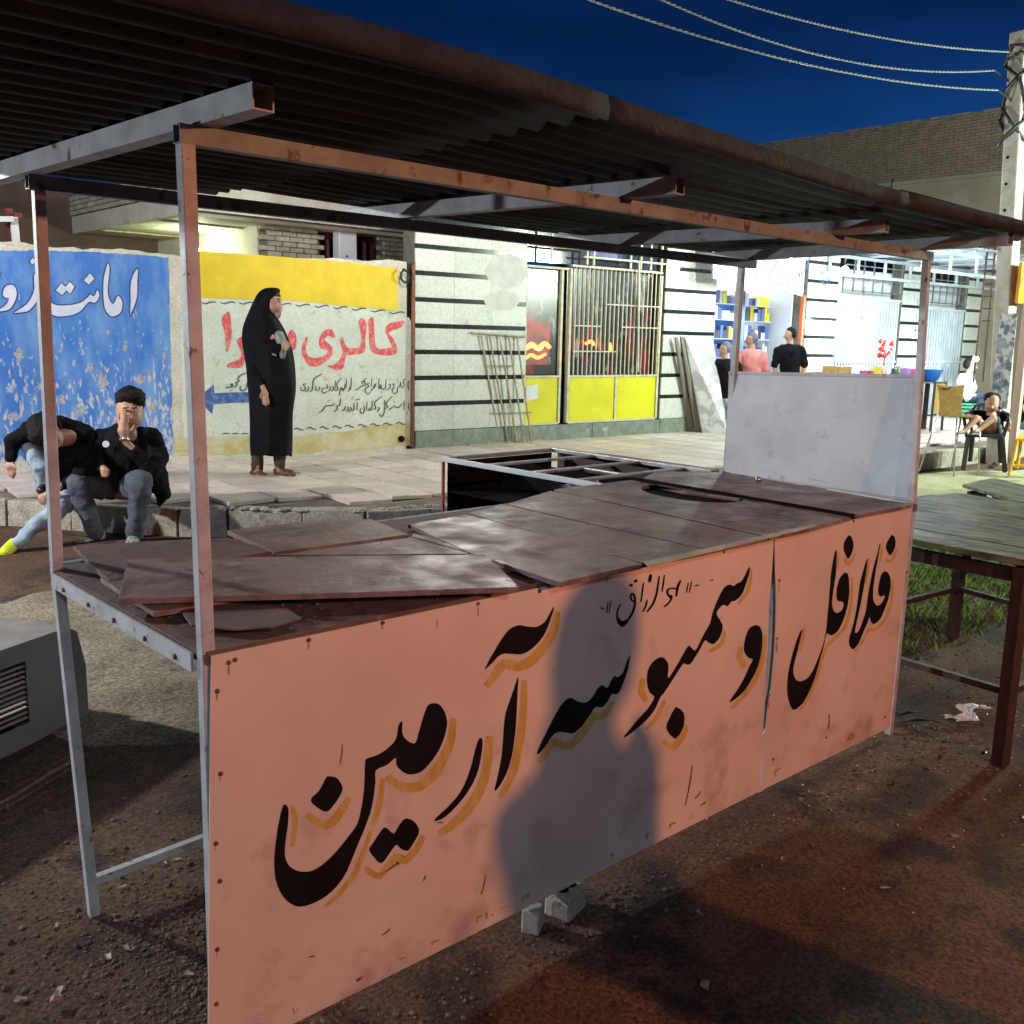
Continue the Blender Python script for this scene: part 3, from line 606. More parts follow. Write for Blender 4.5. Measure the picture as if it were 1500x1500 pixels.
for a, b in (((683,752.3),(942,825.2)),((738,738.5),(1038,805.5)),((870,730.5),(1125,786.5)),((604,786.5),(684,809.5)),((600,768.5),(683,752.5)),((926,703),(1010,718)),((1010,718),(1251,755.5))):
    MB().bar(on(*a, 2, ZS)-V((0,0,.0066)), on(*b, 2, ZS)-V((0,0,.0066)), .011, .011).build('seam', M['dark_in'], T_)
# slab with the round opening
hx, hy = 2.30, .62
out = [on(*p, 2, ZS) for p in ((1126,786),(1186,773),(1246,757),(1130,736),(1002,719),(925,703),(812,717),(871,730))]
hole = []
for k in range(24):
    a = 2*math.pi*k/24; hole.append(V((hx+.16*math.cos(a)*1.0+.02*math.sin(a), hy+.235*math.sin(a), ZS)))
bm = bmesh.new()
vo = [bm.verts.new(p-V(T_['_o'])) for p in out]; vh = [bm.verts.new(p-V(T_['_o'])) for p in hole]
eo = [bm.edges.new((vo[i], vo[(i+1) % len(vo)])) for i in range(len(vo))] + [bm.edges.new((vh[i], vh[(i+1) % len(vh)])) for i in range(len(vh))]
bmesh.ops.triangle_fill(bm, edges=eo, use_beauty=True)
r = bmesh.ops.extrude_face_region(bm, geom=bm.faces[:]); bmesh.ops.translate(bm, vec=(0,0,-TH), verts=[v for v in r['geom'] if isinstance(v, bmesh.types.BMVert)])
bmesh.ops.recalc_face_normals(bm, faces=bm.faces)
me = bpy.data.meshes.new('slab'); bm.to_mesh(me); bm.free(); me.materials.append(M['slab'])
o = bpy.data.objects.new('slab', me); col.objects.link(o); o.parent = T_
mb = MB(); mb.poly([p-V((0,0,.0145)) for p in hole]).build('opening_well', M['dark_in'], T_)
slabp('slab', [(1256,754),(1336,739),(1064,692),(960,690),(938,703),(1010,717),(1135,734)], ZS, TH, T_)
slabp('pale_edge', [(950,829),(1196,770),(1191,768),(1118,784),(1037,802.5),(944,822.5)], ZS+.003, .004, T_, M['slab_edge'], bevel=0)
MB().bar(on(925,700,2,ZS+.006), on(1250,755,2,ZS+.006), .016, .01).build('angle_strip', M['dark_in'], T_)
# white divider board on the right end of the counter
db = [(1068,546),(1343,551),(1336,737),(1062,691)]
P4 = [on(*p, 0, 2.945) for p in db]
MB().poly(P4, .012, (-1,0,0)).build('divider_board', M['whiteboard'], T_)
mb = MB()
mb.bar(P4[0]+V((.004,0,0)), P4[1]+V((.004,0,0)), .018, .012).build('divider_edge', M['frame'], T_)
MB().bar(P4[1]+V((-.01,0,0)), P4[2]+V((-.01,0,0)), .012, .012).build('divider_edge', M['frame'], T_)
dv = [o_ for o_ in T_.children if o_.name.startswith('divider_board')][0]
mb = MB()
for i, q_ in enumerate(([(1211,606),(1220,610),(1232,606)],[(1085,560),(1087,580)],[(1250,575),(1262,573)],[(1120,640),(1123,655)],[(1290,640),(1310,646)],[(1180,700),(1210,706)],[(1302,566),(1306,571)],[(1150,600),(1153,603)],[(1100,684),(1160,700)],[(1322,690),(1326,712)])):
    mb.poly([on(*p, 0, 2.945-.0125-.00002*i) for p in stroke_poly(q_, .55)])
o = mb.build('scuffs', M['steel'], dv, fixn=False); o['kind'] = 'stuff'
MB().ball(on(1111,702,2,.975), (.02,.015,.012), 8, 5).build('hook', M['steel'], T_, True)
# rear wing of the counter: open frame with wells
E0 = empty  # (name kept short)
X0, X1, Y0, Y1, ZT = 2.17, 2.93, .97, 2.02, .960
def rail(p, q, w_=.03, h_=.02, mt='steel', nm='wing_rail'): return MB().bar(p, q, w_, h_).build(nm, M[mt], T_, bevel=.002)
rail((X0,Y0,ZT),(X0,Y1,ZT),.022,.022,'whiteboard'); rail((X0+.012,Y1,ZT),(X1-.012,Y1,ZT),.024,.02,'frame_dark'); rail((X1,Y0,ZT),(X1,Y1,ZT),.05,.02)
for y, mt in ((1.72,'frame_dark'),(1.42,'steel'),(1.14,'steel')): rail((X0+.012,y,ZT),(X1-.026,y,ZT),.035,.012,mt)
rail((2.52,1.16,ZT-.002),(2.52,1.40,ZT-.002),.03,.01)
MB().bar((X1+.03,Y0,ZT+.002),(X1+.03,Y1-.3,ZT+.002),.008,.02).build('pink_trim', M['pinktrim'], T_)
MB().bar((X0,Y1,.02),(X0,Y1,ZT-.012),.012,.012).build('wing_post', M['pinktrim'], T_)
MB().box((X0+.35,Y0,.05),(X0+.354,Y1,ZT-.02)).build('wing_lining', M['dark_in'], T_)
MB().box((X0+.02,Y1-.012,.05),(X1-.03,Y1-.008,ZT-.012)).build('wing_side', M['dark_in'], T_)
MB().box((X1+.026,Y0,.05),(X1+.03,Y1,ZT-.012)).build('wing_side', M['darkwood'], T_)
MB().box((X0+.02,Y0,.80),(X1,Y1-.02,.806)).build('wing_floor', M['dark_in'], T_)
MB().poly([on(820,711,2,.95), on(890,701,2,.95)+V((0,.05,0)), V((X0-.012,1.0,.87)), V((X0-.012,1.18,.87))], .003, (-1,0,0)).build('side_patch', M['steel'], T_)
# loose stone boards lying on the counter (own things)
o = slabp('loose_board', [(188,818),(450,815),(711,812),(737,836),(760,860),(470,869),(174,877)], 0, .013, None, zs=[.992,.990,.985,.982,.980,.982,.986]); tag(o, 'long loose stone board lying across the left half of the counter', 'stone board')
o = slabp('loose_board', [(147,846),(186,872),(225,896),(338,880),(300,862),(240,850)], .967, .012, None); tag(o, 'short loose stone board tucked under the long one at its left end', 'stone board')
o = slabp('loose_board', [(107,800),(230,792),(335,787),(398,808),(300,822),(160,851)], 0, .012, None, M['counter'], zs=[.985,.985,.985,.966,.975,.968]); tag(o, 'reddish brown board at the rear left corner of the counter', 'board')
mb = MB(); random.seed(9)
o = slabp('broken_sheet', [(262,888),(310,880),(420,890),(442,905),(400,918),(345,922),(280,915)], .962, .004, None, M['counter']); tag(o, 'flat broken brown sheet on the front left of the counter', 'broken sheet')
mb = MB()
for i in range(160):
    x = random.uniform(.03,.85); y = random.uniform(.03,.3) if random.random() < .7 else random.uniform(.03,.85)
    if y > .33 and x > .12: continue
    peb(x, y, random.choice([.002,.003,.004,.006]), .949)
o = mb.build('counter_debris', M['pebble'], None, fixn=False); tag(o, 'crumbs of rubble on the bare left part of the counter', None, None, 'stuff')

# cooler casing at the left edge
ck = empty('cooler_casing', (.3,2.3,0), 'grey sheet metal air cooler casing with louvre opening, lying left behind the stall', 'cooler casing')
p0 = V((.50,2.20,0)); p1 = V((-.75,1.55,0)); d = (p1-p0).normalized(); nb = V((d.y, -d.x, 0)); nb = nb if nb.y > 0 else -nb
H = .40
def face(u_, z_, b_=0): return p0 + d*u_ + nb*b_ + V((0,0,z_))
rim = [(0,.0),(0,.20),(.03,.37),(.07,H)]
gx0, gx1, gz0, gz1 = .29, 1.1, .09, .33
mb = MB()
mb.poly([face(.0,.0), face(.0,.22), face(.035,.37), face(.08,H), face(gx0,H), face(gx0,0)], .003, -nb)
mb.poly([face(gx0,gz1), face(gx0,H), face(1.4,H), face(1.4,gz1)], .003, -nb); mb.poly([face(gx0,0), face(gx0,gz0), face(1.4,gz0), face(1.4,0)], .003, -nb)
mb.build('front_sheet', M['casing'], ck)
MB().poly([face(.08,H+.002), face(.08,H+.002,.34), face(1.4,H+.002,.34), face(1.4,H+.002)], .003, (0,0,1)).build('top_sheet', mat('lamplit_top_sheet', (.30,.28,.27), (.24,.22,.21), 8), ck)  # top sheet's separate tone stands for lamp light falling on it
MB().poly([face(0,.0,.004), face(0,.22,.004), face(.035,.37,.004), face(.08,H,.004), face(.08,H,.34), face(.035,.37,.34), face(0,.22,.34), face(0,0,.34)][:4] + [face(.08,H,.34), face(0,.0,.34)], .003, d).build('end_sheet', M['casing'], ck)
MB().poly([face(0,0,.34), face(0,H-.03,.34), face(1.4,H-.03,.34), face(1.4,0,.34)], .003, nb).build('back_sheet', M['casing'], ck)
for k in range(11):
    z = gz0+.02+k*(gz1-gz0-.02)/11; mb = MB(); mb.bar(face(gx0+.005,z,.01), face(1.2,z,.012), .014, .005).build('louvre_slat', M['slat'], ck)
for u_, z_ in ((.18,.37),(.02,.2),(.05,.3),(.16,.06),(.02,.09)): MB().ball(face(u_, z_, -.003), .004, 6, 4).build('rivet', M['chrome'], ck)

# hollow concrete blocks under the panel
def block(c, a, s, lab, holes=False):
    o_ = V(c); t = empty('concrete_block', o_, lab, 'concrete block', 'concrete blocks under the stall front')
    R_ = Matrix.Rotation(a, 3, 'Z'); sx, sy, sz = s; mb = MB()
    nsx = 2; vs = [(-sx,-sy,0),(sx,-sy*.9,0),(sx*.95,sy,0),(-sx,sy,0),(-sx*.96,-sy,sz*2),(sx,-sy*.85,sz*1.85),(sx*.92,sy,sz*2),(-sx,sy*.95,sz*2.05)]
    mb.hexa([o_ + R_ @ V(v) for v in vs]); mb.build('body', M['block'], t, bevel=.006)
    if holes:
        for hx_ in (-.35,.35):
            MB().tube([o_+R_ @ V((sx*hx_,0,sz*1.96)), o_+R_ @ V((sx*hx_,0,sz*2.03))], sy*.42, 10).build('hole', M['dark_in'], t)
b1 = on(788,1366,2,0); b2 = on(838,1340,2,0)
block((b1.x,b1.y+.02,0), .5, (.030,.025,.034), 'small whitish broken block leaning at the foot of the stall front')
block((b2.x,b2.y+.025,0), .25, (.052,.04,.036), 'hollow concrete block with two holes beside the whitish broken block', True)

# ------------------------------------------------------------------ painted garden wall
M['bareplaster'] = mat('bare_plaster', (.42,.36,.34), (.26,.30,.42), 16, .42, .60, .9, 0, .4, 40, (.10,.20,.46), 34, .54, .60)
wall = empty('painted_wall', wl(3.5, .17), 'old plastered wall with blue, white and yellow painted signs behind the seated men', 'wall')
random.seed(4)
def rag(x0, x1, z, n_=40, a=.03, off=0): return [wl(x0+(x1-x0)*i/n_, z(x0+(x1-x0)*i/n_) + a*noise.noise(V((i*.45, z(0)*3, 2))) + a*.6*random.uniform(-1,1)*(i % 3 == 0), off) for i in range(n_+1)]
tz = lambda x: 2.285 + max(0, (x-3.4))*.038
tp = rag(-1.5, 6.17, tz, 90, .03)
mb = MB(); mb.poly([wl(-1.5,.10), wl(6.17,.10)] + tp[::-1], .24, WN); mb.build('wall_body', M['plaster'], wall)
def wpoly(name, px, off, mt, par=wall, th=.0, n_=0, jag=0):
    pts = [wp(*p, off) for p in px]
    if n_:
        q = []
        for i in range(len(pts)):
            a, b = pts[i], pts[(i+1) % len(pts)]
            for k in range(n_): 
                t = k/n_; v = a.lerp(b, t)
                if k: v += WD3*random.uniform(-jag, jag) + V((0,0,random.uniform(-jag, jag)))
                q.append(v)
        pts = q
    return MB().poly(pts, th, WN).build(name, mt, par)
bp_ = wpoly('blue_paint', [(-120,352),(0,367),(60,367),(150,370),(247,377),(250,520),(254,666),(180,668),(0,678),(-120,690)], .003, M['bluepaint'], n_=14, jag=.006)
wpp = wpoly('white_paint', [(292,436),(440,442),(585,457),(602,470),(602,620),(560,632),(300,640),(268,640),(264,500),(268,430)], .002, M['whitepaint'], n_=10, jag=.012)
yp = wpoly('yellow_paint', [(268,366),(300,368),(400,375),(500,383),(582,393),(583,455),(420,440),(292,436),(268,435)], .004, M['yellowpaint'], n_=12, jag=.003)
wpoly('mustard_stain', [(256,640),(300,642),(430,640),(600,618),(601,652),(440,664),(256,668)], .0035, M['mustard'], n_=10, jag=.02)
wf = lambda px, py, off: wp(px, py, off)
random.seed(23)
for i, (px, py, rx, ry) in enumerate(((150,560,13,17),(118,602,17,13),(205,556,8,13),(62,566,12,9),(224,596,7,11),(96,640,14,9),(183,506,6,10),(28,520,9,15),(170,622,10,8),(132,538,7,9),(20,610,12,10),(240,520,4,12),(90,585,9,12),(230,640,7,5),(158,487,4,5))):
    rx *= .62; ry *= .62
    pts_ = [wp(px+rx*math.cos(a/44*6.2832)*(1+.9*noise.noise(V((math.cos(a/44*6.28)*2.2, math.sin(a/44*6.28)*2.2, i*3.1)))+random.uniform(-.12,.12)), py+ry*math.sin(a/44*6.2832)*(1+.9*noise.noise(V((math.cos(a/44*6.28)*2.2, math.sin(a/44*6.28)*2.2, i*3.1)))+random.uniform(-.12,.12)), .0034) for a in range(44)]
    MB().poly(pts_).build('bare_patch', M['bareplaster'], bp_)
kb = (0,360,5.769)
BLUEL = [[(1168,190),(1165,300),(1160,440),(1110,580),(1095,578),(1100,450),(1100,320),(1130,230)],
 [(912,140),(930,200),(918,320),(918,420),(955,490),(990,420),(1030,450),(1038,510),(1020,570),(960,602),(910,580),(880,520),(868,400),(875,260)],
 [(760,228),(802,280),(750,332),(703,292)], [(515,310),(552,342),(590,298),(634,345),(598,412),(562,382),(525,422),(468,378)],
 [(410,405),(430,440),(440,480),(500,500),(600,495),(680,475),(740,430),(760,405),(795,420),(820,365),(845,410),(830,460),(800,485),(750,480),(700,540),(640,580),(540,600),(460,595),(405,560),(395,480)],
 [(385,230),(398,320),(350,420),(260,540),(200,565),(110,570),(180,520),(240,470),(285,370),(282,270),(300,225)], [(275,95),(305,130),(275,165),(248,135)],
 [(80,325),(120,335),(145,390),(130,470),(80,540),(0,560),(-40,560),(40,500),(70,450),(35,440),(20,400),(40,345)], [(-40,180),(8,230),(-10,290),(-60,300)]]
def offs(pts, d):
    n = len(pts); out = []; A = sum(pts[i][0]*pts[(i+1)%n][1]-pts[(i+1)%n][0]*pts[i][1] for i in range(n)); s = 1 if A > 0 else -1
    for i in range(n):
        a = pts[i-1]; b = pts[(i+1) % n]; dx, dy = b[0]-a[0], b[1]-a[1]; q = math.hypot(dx, dy) or 1
        out.append((pts[i][0]+s*dy/q*d, pts[i][1]-s*dx/q*d))
    return out
def dens(pts):
    return pts if len(pts) <= 8 and max(abs(pts[0][0]-pts[2][0]), abs(pts[0][1]-pts[2][1])) < 140 else cr_smooth(pts, 3)
strokes('letter_outline', M['navy'], bp_, [(*kb, offs(dens(p), 6)) for p in BLUEL], wf, .0045, .0001)
strokes('letter_stroke', M['letterwhite'], bp_, [(*kb, offs(dens(p), -5)) for p in BLUEL], wf, .006, .0001)
kr = (300,430,5)
REDL = [[(1460,200),(1440,245),(1350,285),(1380,330),(1410,400),(1400,440),(1350,455),(1280,450),(1220,420),(1205,350),(1198,250),(1200,190),(1230,175),(1240,230),(1245,330),(1260,400),(1340,400),(1370,390),(1340,320),(1320,270),(1350,220)],
 [(1150,180),(1185,220),(1175,330),(1175,400),(1150,440),(1070,450),(1035,455),(1025,500),(1010,550),(960,560),(900,530),(950,520),(990,480),(1010,420),(990,350),(1010,320),(1040,390),(1100,400),(1140,380),(1145,300),(1125,210)],
 [(740,320),(755,330),(740,400),(760,460),(820,470),(880,450),(900,420),(850,400),(835,360),(850,300),(890,265),(930,265),(955,310),(945,325),(900,310),(880,340),(930,390),(930,450),(880,500),(820,535),(760,520),(720,460),(710,400)],
 [(640,265),(670,310),(668,390),(650,415),(600,420),(610,300)], [(270,315),(290,330),(305,400),(295,470),(270,540),(165,540),(180,510),(250,480),(270,430),(235,350)],
 [(175,130),(190,200),(198,300),(170,420),(155,400),(150,300),(125,190)]]
strokes('letter_stroke', M['letterred'], wpp, [(*kr, cr_smooth(p, 3)) for p in REDL], wf, .004, .0002)
kt = (430,540,8.571)
TX = [[(1412,128),(1378,150),(1392,215)],[(1392,215),(1355,235),(1345,165)],[(1345,165),(1330,222),(1305,245),(1303,290),(1270,315),(1245,285),(1250,240)],[(1386,262),(1394,268)],[(1305,128),(1315,133)],[(1294,148),(1303,152)],[(1348,98),(1357,103)],
 [(1240,200),(1258,190),(1258,235),(1225,270)],[(1195,200),(1212,195),(1208,240),(1165,270)],[(1205,130),(1225,135)],[(1160,130),(1155,235),(1135,258),(1110,250),(1095,190)],[(1092,295),(1106,298)],[(1100,245),(1070,245),(1090,200)],[(1075,120),(1065,225)],
 [(1038,180),(1020,232),(990,250)],[(1020,190),(1003,240),(972,280)],[(985,120),(975,235)],[(1036,112),(1044,118)],[(955,180),(925,192),(945,222),(905,250),(905,295),(940,315),(970,290)],[(920,118),(880,150),(908,200),(850,222),(800,262),(765,262)],[(866,275),(876,278)],[(870,200),(860,165),(905,160)],
 [(725,110),(718,240),(690,250)],[(700,225),(718,248),(680,285)],[(665,130),(660,245)],[(648,190),(640,250),(615,285)],[(636,122),(645,128)],[(605,235),(585,260),(580,335)],[(600,240),(622,255),(598,270)],[(602,118),(548,185),(552,268),(522,275)],[(525,150),(520,270)],[(492,215),(500,265),(468,280)],[(450,215),(467,250),(428,285)],[(412,190),(430,238),(395,240)],[(395,240),(362,255),(360,290),(390,310),(420,280)],[(411,130),(420,140)],
 [(312,225),(332,245),(300,282)],[(275,215),(287,262),(258,270)],[(355,70),(265,120),(242,190),(247,250)],[(225,230),(237,260),(203,292)],[(190,220),(185,262),(148,292)],[(168,190),(120,200),(152,240),(130,275),(95,270),(88,228)],
 [(1392,400),(1385,520)],[(1365,435),(1330,480),(1280,482),(1250,455)],[(1270,412),(1253,416)],[(1250,485),(1215,502),(1198,520)],[(1240,345),(1165,430),(1182,480),(1150,500)],[(1145,395),(1140,540),(1110,600),(1075,565)],[(1062,480),(1078,500),(1048,545)],[(1105,350),(1020,425),(1032,498),(1003,510)],[(990,400),(980,510),(948,522)],[(962,485),(938,530)],[(925,420),(915,530)],[(882,465),(890,520),(865,562),(838,540),(842,495)],[(870,443),(880,448)],
 [(802,420),(795,520)],[(838,380),(775,395)],[(762,430),(755,515),(738,530)],[(715,480),(725,510),(695,545)],[(680,475),(692,508),(658,540)],[(650,470),(640,510),(612,530)],[(736,353),(744,358)],[(726,375),(734,379)],[(745,372),(753,377)],[(742,568),(750,572)],
 [(592,370),(580,452),(545,470)],[(535,465),(552,500),(508,545)],[(520,430),(480,462),(402,470),(362,528),(318,552)],[(428,403),(436,408)],[(447,398),(455,403)],[(1445,150),(1437,215),(1450,270)],[(1452,420),(1443,480),(1455,530)]]
kc = (295,540,15)
TC = [[(1000,85),(860,150),(800,220),(832,280),(740,312)],[(750,300),(785,340),(720,430)],[(700,330),(640,342),(692,380),(620,412),(560,385)],[(605,400),(530,432)],[(630,465),(650,475)],[(672,455),(688,465)],[(640,500),(652,506)],[(1060,290),(1012,302),(1000,400),(950,470),(890,482),(855,430),(862,370)]]
sp = [(*kt, stroke_poly(p, 15 if len(p) > 2 else 13)) for p in TX] + [(*kc, stroke_poly(p, 26)) for p in TC]
o = paint('small_lettering', M['teal'], wpp, sp, wf, .004, .00006); o['kind'] = 'stuff'
paint('arrow', M['arrow'], wpp, [(295,540,15,[(70,520),(272,345),(285,540),(700,522),(1080,515),(1080,745),(700,752),(270,785),(240,1000),(80,850)])], wf, .003)
kw = (300,350,4.2857); WV = []
for i in range(11):
    x = -20+i*118; y0 = 398+ (x/1290)**2*78 if x > 0 else 398
    WV.append((*kw, stroke_poly([(x, y0),(x+25,y0+9),(x+52,y0),(x+78,y0-3),(x+92,y0+4)], 9)))
for i in range(9):
    x = 560+i*80; y0 = 1196-(i*4.5); WV.append((*kw, stroke_poly([(x,y0),(x+20,y0-9),(x+42,y0+3),(x+60,y0+2)], 8)))
for i in range(3): x = 110+i*60; WV.append((*kw, stroke_poly([(x,1226),(x+20,1220),(x+45,1224)], 7)))
o = paint('wavy_border', M['teal'], wpp, WV, wf, .004, .0001); o['kind'] = 'stuff'
# downpipe at the wall's end, wire bundle and drain hole
MB().tube([wp(606,383,.04), wp(603,654,.04)], .022, 10).build('drain_pipe', M['rust'], wall, True)
mb = MB(); random.seed(8); c = wp(592,405,.05)
pts = [c + WD3*(.07*math.cos(t*.9)*random.uniform(.5,1)) + V((0,0,.10*math.sin(t*.9)*random.uniform(.6,1))) + WN*random.uniform(0,.03) for t in range(34)]
mb.tube(pts, .006, 5).build('wire_bundle', M['cableblack'], wall, True)
MB().tube([wp(588,643,0), wp(588,643,.03)], .04, 12).build('drain_hole', M['dark_in'], wall)

# ------------------------------------------------------------------ house behind the wall
hs = empty('brick_house', (6,10,0), 'pale brick house with lit porch ceiling and maroon window frames behind the painted wall', 'house')
def brickwall(x0, x1, z0, z1, y, par, bl=.20, bh=.062, mt=M['brick'], cap=300, axis='x', fixed=0):
    """running bond of single bricks over a mortar bed; axis 'x' faces -Y, axis 'y' faces -X"""
    me = bpy.data.meshes.new('brick'); a, b, c = bl/2-.006, .03, bh/2-.005
    vs = [(-a,-b,-c),(a,-b,-c),(a,b,-c),(-a,b,-c),(-a,-b,c),(a,-b,c),(a,b,c),(-a,b,c)]
    me.from_pydata(vs, [], [(3,2,1,0),(4,5,6,7),(0,1,5,4),(1,2,6,5),(2,3,7,6),(3,0,4,7)]); me.materials.append(mt)
    r = 0; z = z0+bh/2
    while z < z1:
        x = x0 + (bl/2 if r % 2 else 0) + bl/2
        while x < x1:
            o = bpy.data.objects.new('brick', me); col.objects.link(o); o.parent = par
            p = V((x, y+random.uniform(-.004,.003), z)) if axis == 'x' else V((y+random.uniform(-.003,.003), x, z))
            o.location = p - V(par['_o']); o.rotation_euler = (0, 0, (0 if axis == 'x' else math.pi/2)+random.uniform(-.01,.01)); x += bl
        z += bh; r += 1
random.seed(17)
YH = 9.5
MB().box((5.22,YH+.02,.2),(6.02,YH+.3,3.3)).build('wall', M['mortar'], hs); brickwall(5.20, 6.02, 2.28, 3.0, YH, hs)
MB().box((6.92,YH+.02,.2),(7.46,YH+.3,3.3)).build('wall', M['mortar'], hs); brickwall(6.92, 7.46, 2.28, 3.1, YH, hs)
MB().box((7.47,YH-.12,.2),(7.75,YH+.2,3.4)).build('corner_pillar', M['mortar'], hs)
MB().box((6.02,YH+.2,2.0),(6.92,YH+.3,3.3)).build('window_reveal', M['dark_in'], hs)
for x in (6.06,6.2,6.62,6.76,6.88): MB().box((x-.02,YH+.05,2.1),(x+.02,YH+.09,3.2)).build('window_frame', M['redframe'], hs)
for z in (2.3,2.75): MB().box((6.05,YH+.06,z),(6.9,YH+.085,z+.03)).build('window_frame', M['redframe'], hs)
MB().box((4.1,9.2,2.82),(7.6,13.5,2.86)).build('porch_ceiling', M['soffit'], hs)
MB().box((5.2,9.55,2.0),(5.25,13.5,2.82)).build('porch_wall', M['soffit'], hs)
MB().box((4.0,13.5,.2),(7.6,13.6,2.82)).build('porch_wall', M['soffit'], hs)
MB().box((4.98,13.3,2.25),(5.3,13.48,2.7)).build('green_pane', M['green'], hs)
for y in (9.9,10.8,11.7,12.6): MB().box((4.12,y,2.80),(5.2,y+.03,2.819)).build('ceiling_batten', M['cream'], hs)
MB().box((4.02,9.1,2.80),(4.10,13.6,3.02)).build('parapet_beam', M['plaster'], hs)
MB().box((4.05,9.1,3.02),(4.10,13.6,3.28)).build('parapet', M['mortar'], hs); brickwall(9.1, 13.6, 3.03, 3.27, 4.03, hs, axis='y')
MB().box((4.1,9.0,2.86),(7.75,9.2,3.3)).build('parapet', M['plaster'], hs)
lb = MB().ball((4.9,10.6,2.55), .05, 10, 7).build('yard_lamp', M['courtlamp'], None, True, origin=(4.9,10.6,2.5)); tag(lb, 'lit lamp under the porch ceiling of the brick house', 'lamp')
ac = empty('white_cabinet', wp(510,382,-1.5), 'tall white casing in front of the maroon window frames above the wall', 'cabinet')
p = on(497,384,1,9.3); q = on(523,384,1,9.3)
MB().box((p.x,9.3,p.z-.1),(q.x,9.45,p.z+.75)).build('body', M['acwhite'], ac, bevel=.01)
MB().tube([V(((p.x+q.x)/2-.02,9.296,p.z+.08)), V(((p.x+q.x)/2-.02,9.29,p.z+.08))], .016, 8).build('badge', M['navy'], ac)
bw = empty('mud_building', (2,12.5,0), 'low dark brown building at the far left behind the painted wall', 'building')
MB().poly([V((-6,12.5,0)), V((6.5,12.5,0)), V((6.5,12.5,3.05)), V((4.6,12.5,3.30)), V((3.3,12.5,3.44)), V((-6,12.5,3.6))], .3, (0,-1,0)).build('wall', M['brownwall'], bw)
MB().bar((-6,12.46,3.62),(3.3,12.46,3.46),.12,.04).build('roof_edge', M['dark_in'], bw); MB().bar((3.3,12.46,3.46),(6.5,12.46,3.07),.12,.04).build('roof_edge', M['dark_in'], bw)
for i, (a, b, mt, lab) in enumerate((((12,305),(24,360),'redframe','leftmost maroon plank standing behind the blue wall'),((26,312),(40,360),'redframe','right maroon plank standing behind the blue wall'),((20,318),(29,358),'white','short white plank between the two maroon planks behind the blue wall'))):
    p = on(*a, 1, 9.0-.05*i); q = on(*b, 1, 9.0-.05*i); o = MB().bar(q-V((0,0,1.2)), p, .07, .03, (0,1,0)).build('plank', M[mt], None, origin=q-V((0,0,1.2))); tag(o, lab, 'plank', 'planks leaning behind the blue wall')
p = on(-40,321,1,8.8); q = on(19,321,1,8.8); o = MB().bar(p, q, .05, .05).build('horizontal_bar', M['white'], None, origin=p); tag(o, 'white horizontal bar at the far left above the blue wall', 'bar')

# ------------------------------------------------------------------ striped stone shopfront
sf = empty('shopfront_building', wl(8.5,.2), 'row of shops clad in pale stone with thin black granite bands', 'building')
ZB = [.41, .735, 1.045, 1.352, 1.66, 1.965, 2.27, 2.575, 2.88, 3.2]
def clad(x0, x1, ncol, zs=ZB, par=sf, off=.0, deep=.25):
    MB().hexa([wl(x0,.15,off-.01), wl(x1,.15,off-.01), wl(x1,.15,off-deep), wl(x0,.15,off-deep), wl(x0,3.6,off-.01), wl(x1,3.6,off-.01), wl(x1,3.6,off-deep), wl(x0,3.6,off-deep)]).build('wall', M['mortar'], par)
    for i in range(ncol):
        a = x0+(x1-x0)*i/ncol+.002; b = x0+(x1-x0)*(i+1)/ncol-.002
        for j in range(len(zs)-1):
            z0, z1 = zs[j]+.028, zs[j+1]-.028
            if j == 0: z0 = zs[0]+.003
            MB().hexa([wl(a,z0,off+.012), wl(b,z0,off+.012), wl(b,z0,off-.01), wl(a,z0,off-.01), wl(a,z1,off+.012), wl(b,z1,off+.012), wl(b,z1,off-.01), wl(a,z1,off-.01)]).build('stone_panel', M['cladding'], par)
            if j: 
                z0, z1 = zs[j]-.0255, zs[j]+.0255
                MB().hexa([wl(a,z0,off+.009), wl(b,z0,off+.009), wl(b,z0,off-.01), wl(a,z0,off-.01), wl(a,z1,off+.009), wl(b,z1,off+.009), wl(b,z1,off-.01), wl(a,z1,off-.01)]).build('granite_band', M['band'], par)
        MB().hexa([wl(a,.16,off+.03), wl(b,.16,off+.03), wl(b,.16,off-.01), wl(a,.16,off-.01), wl(a,.405,off+.03), wl(b,.405,off+.03), wl(b,.405,off-.01), wl(a,.405,off-.01)]).build('plinth_stone', M['plinth'], par)
clad(6.28, 7.97, 3)
clad(10.56, 11.68, 2)
clad(14.0, 14.86, 1)
clad(16.95, 17.62, 1)
clad(19.36, 19.98, 1)
M['cladlight'] = mat('glue_residue', (.60,.62,.58), (.52,.54,.50), 7, .4, .6, .7)
# pale stains on the first facade
for px, py, rx, ry in ((742,398,30,26),(735,440,26,15)):
    mb = MB(); mb.poly([wp(px+rx*math.cos(a/24*6.283)*(1+.08*noise.noise(V((a,py,0)))), py+ry*math.sin(a/24*6.283)*(1+.25*noise.noise(V((a*.8,py,3)))), .0128) for a in range(24)]).build('torn_sticker', M['cladlight'], sf)
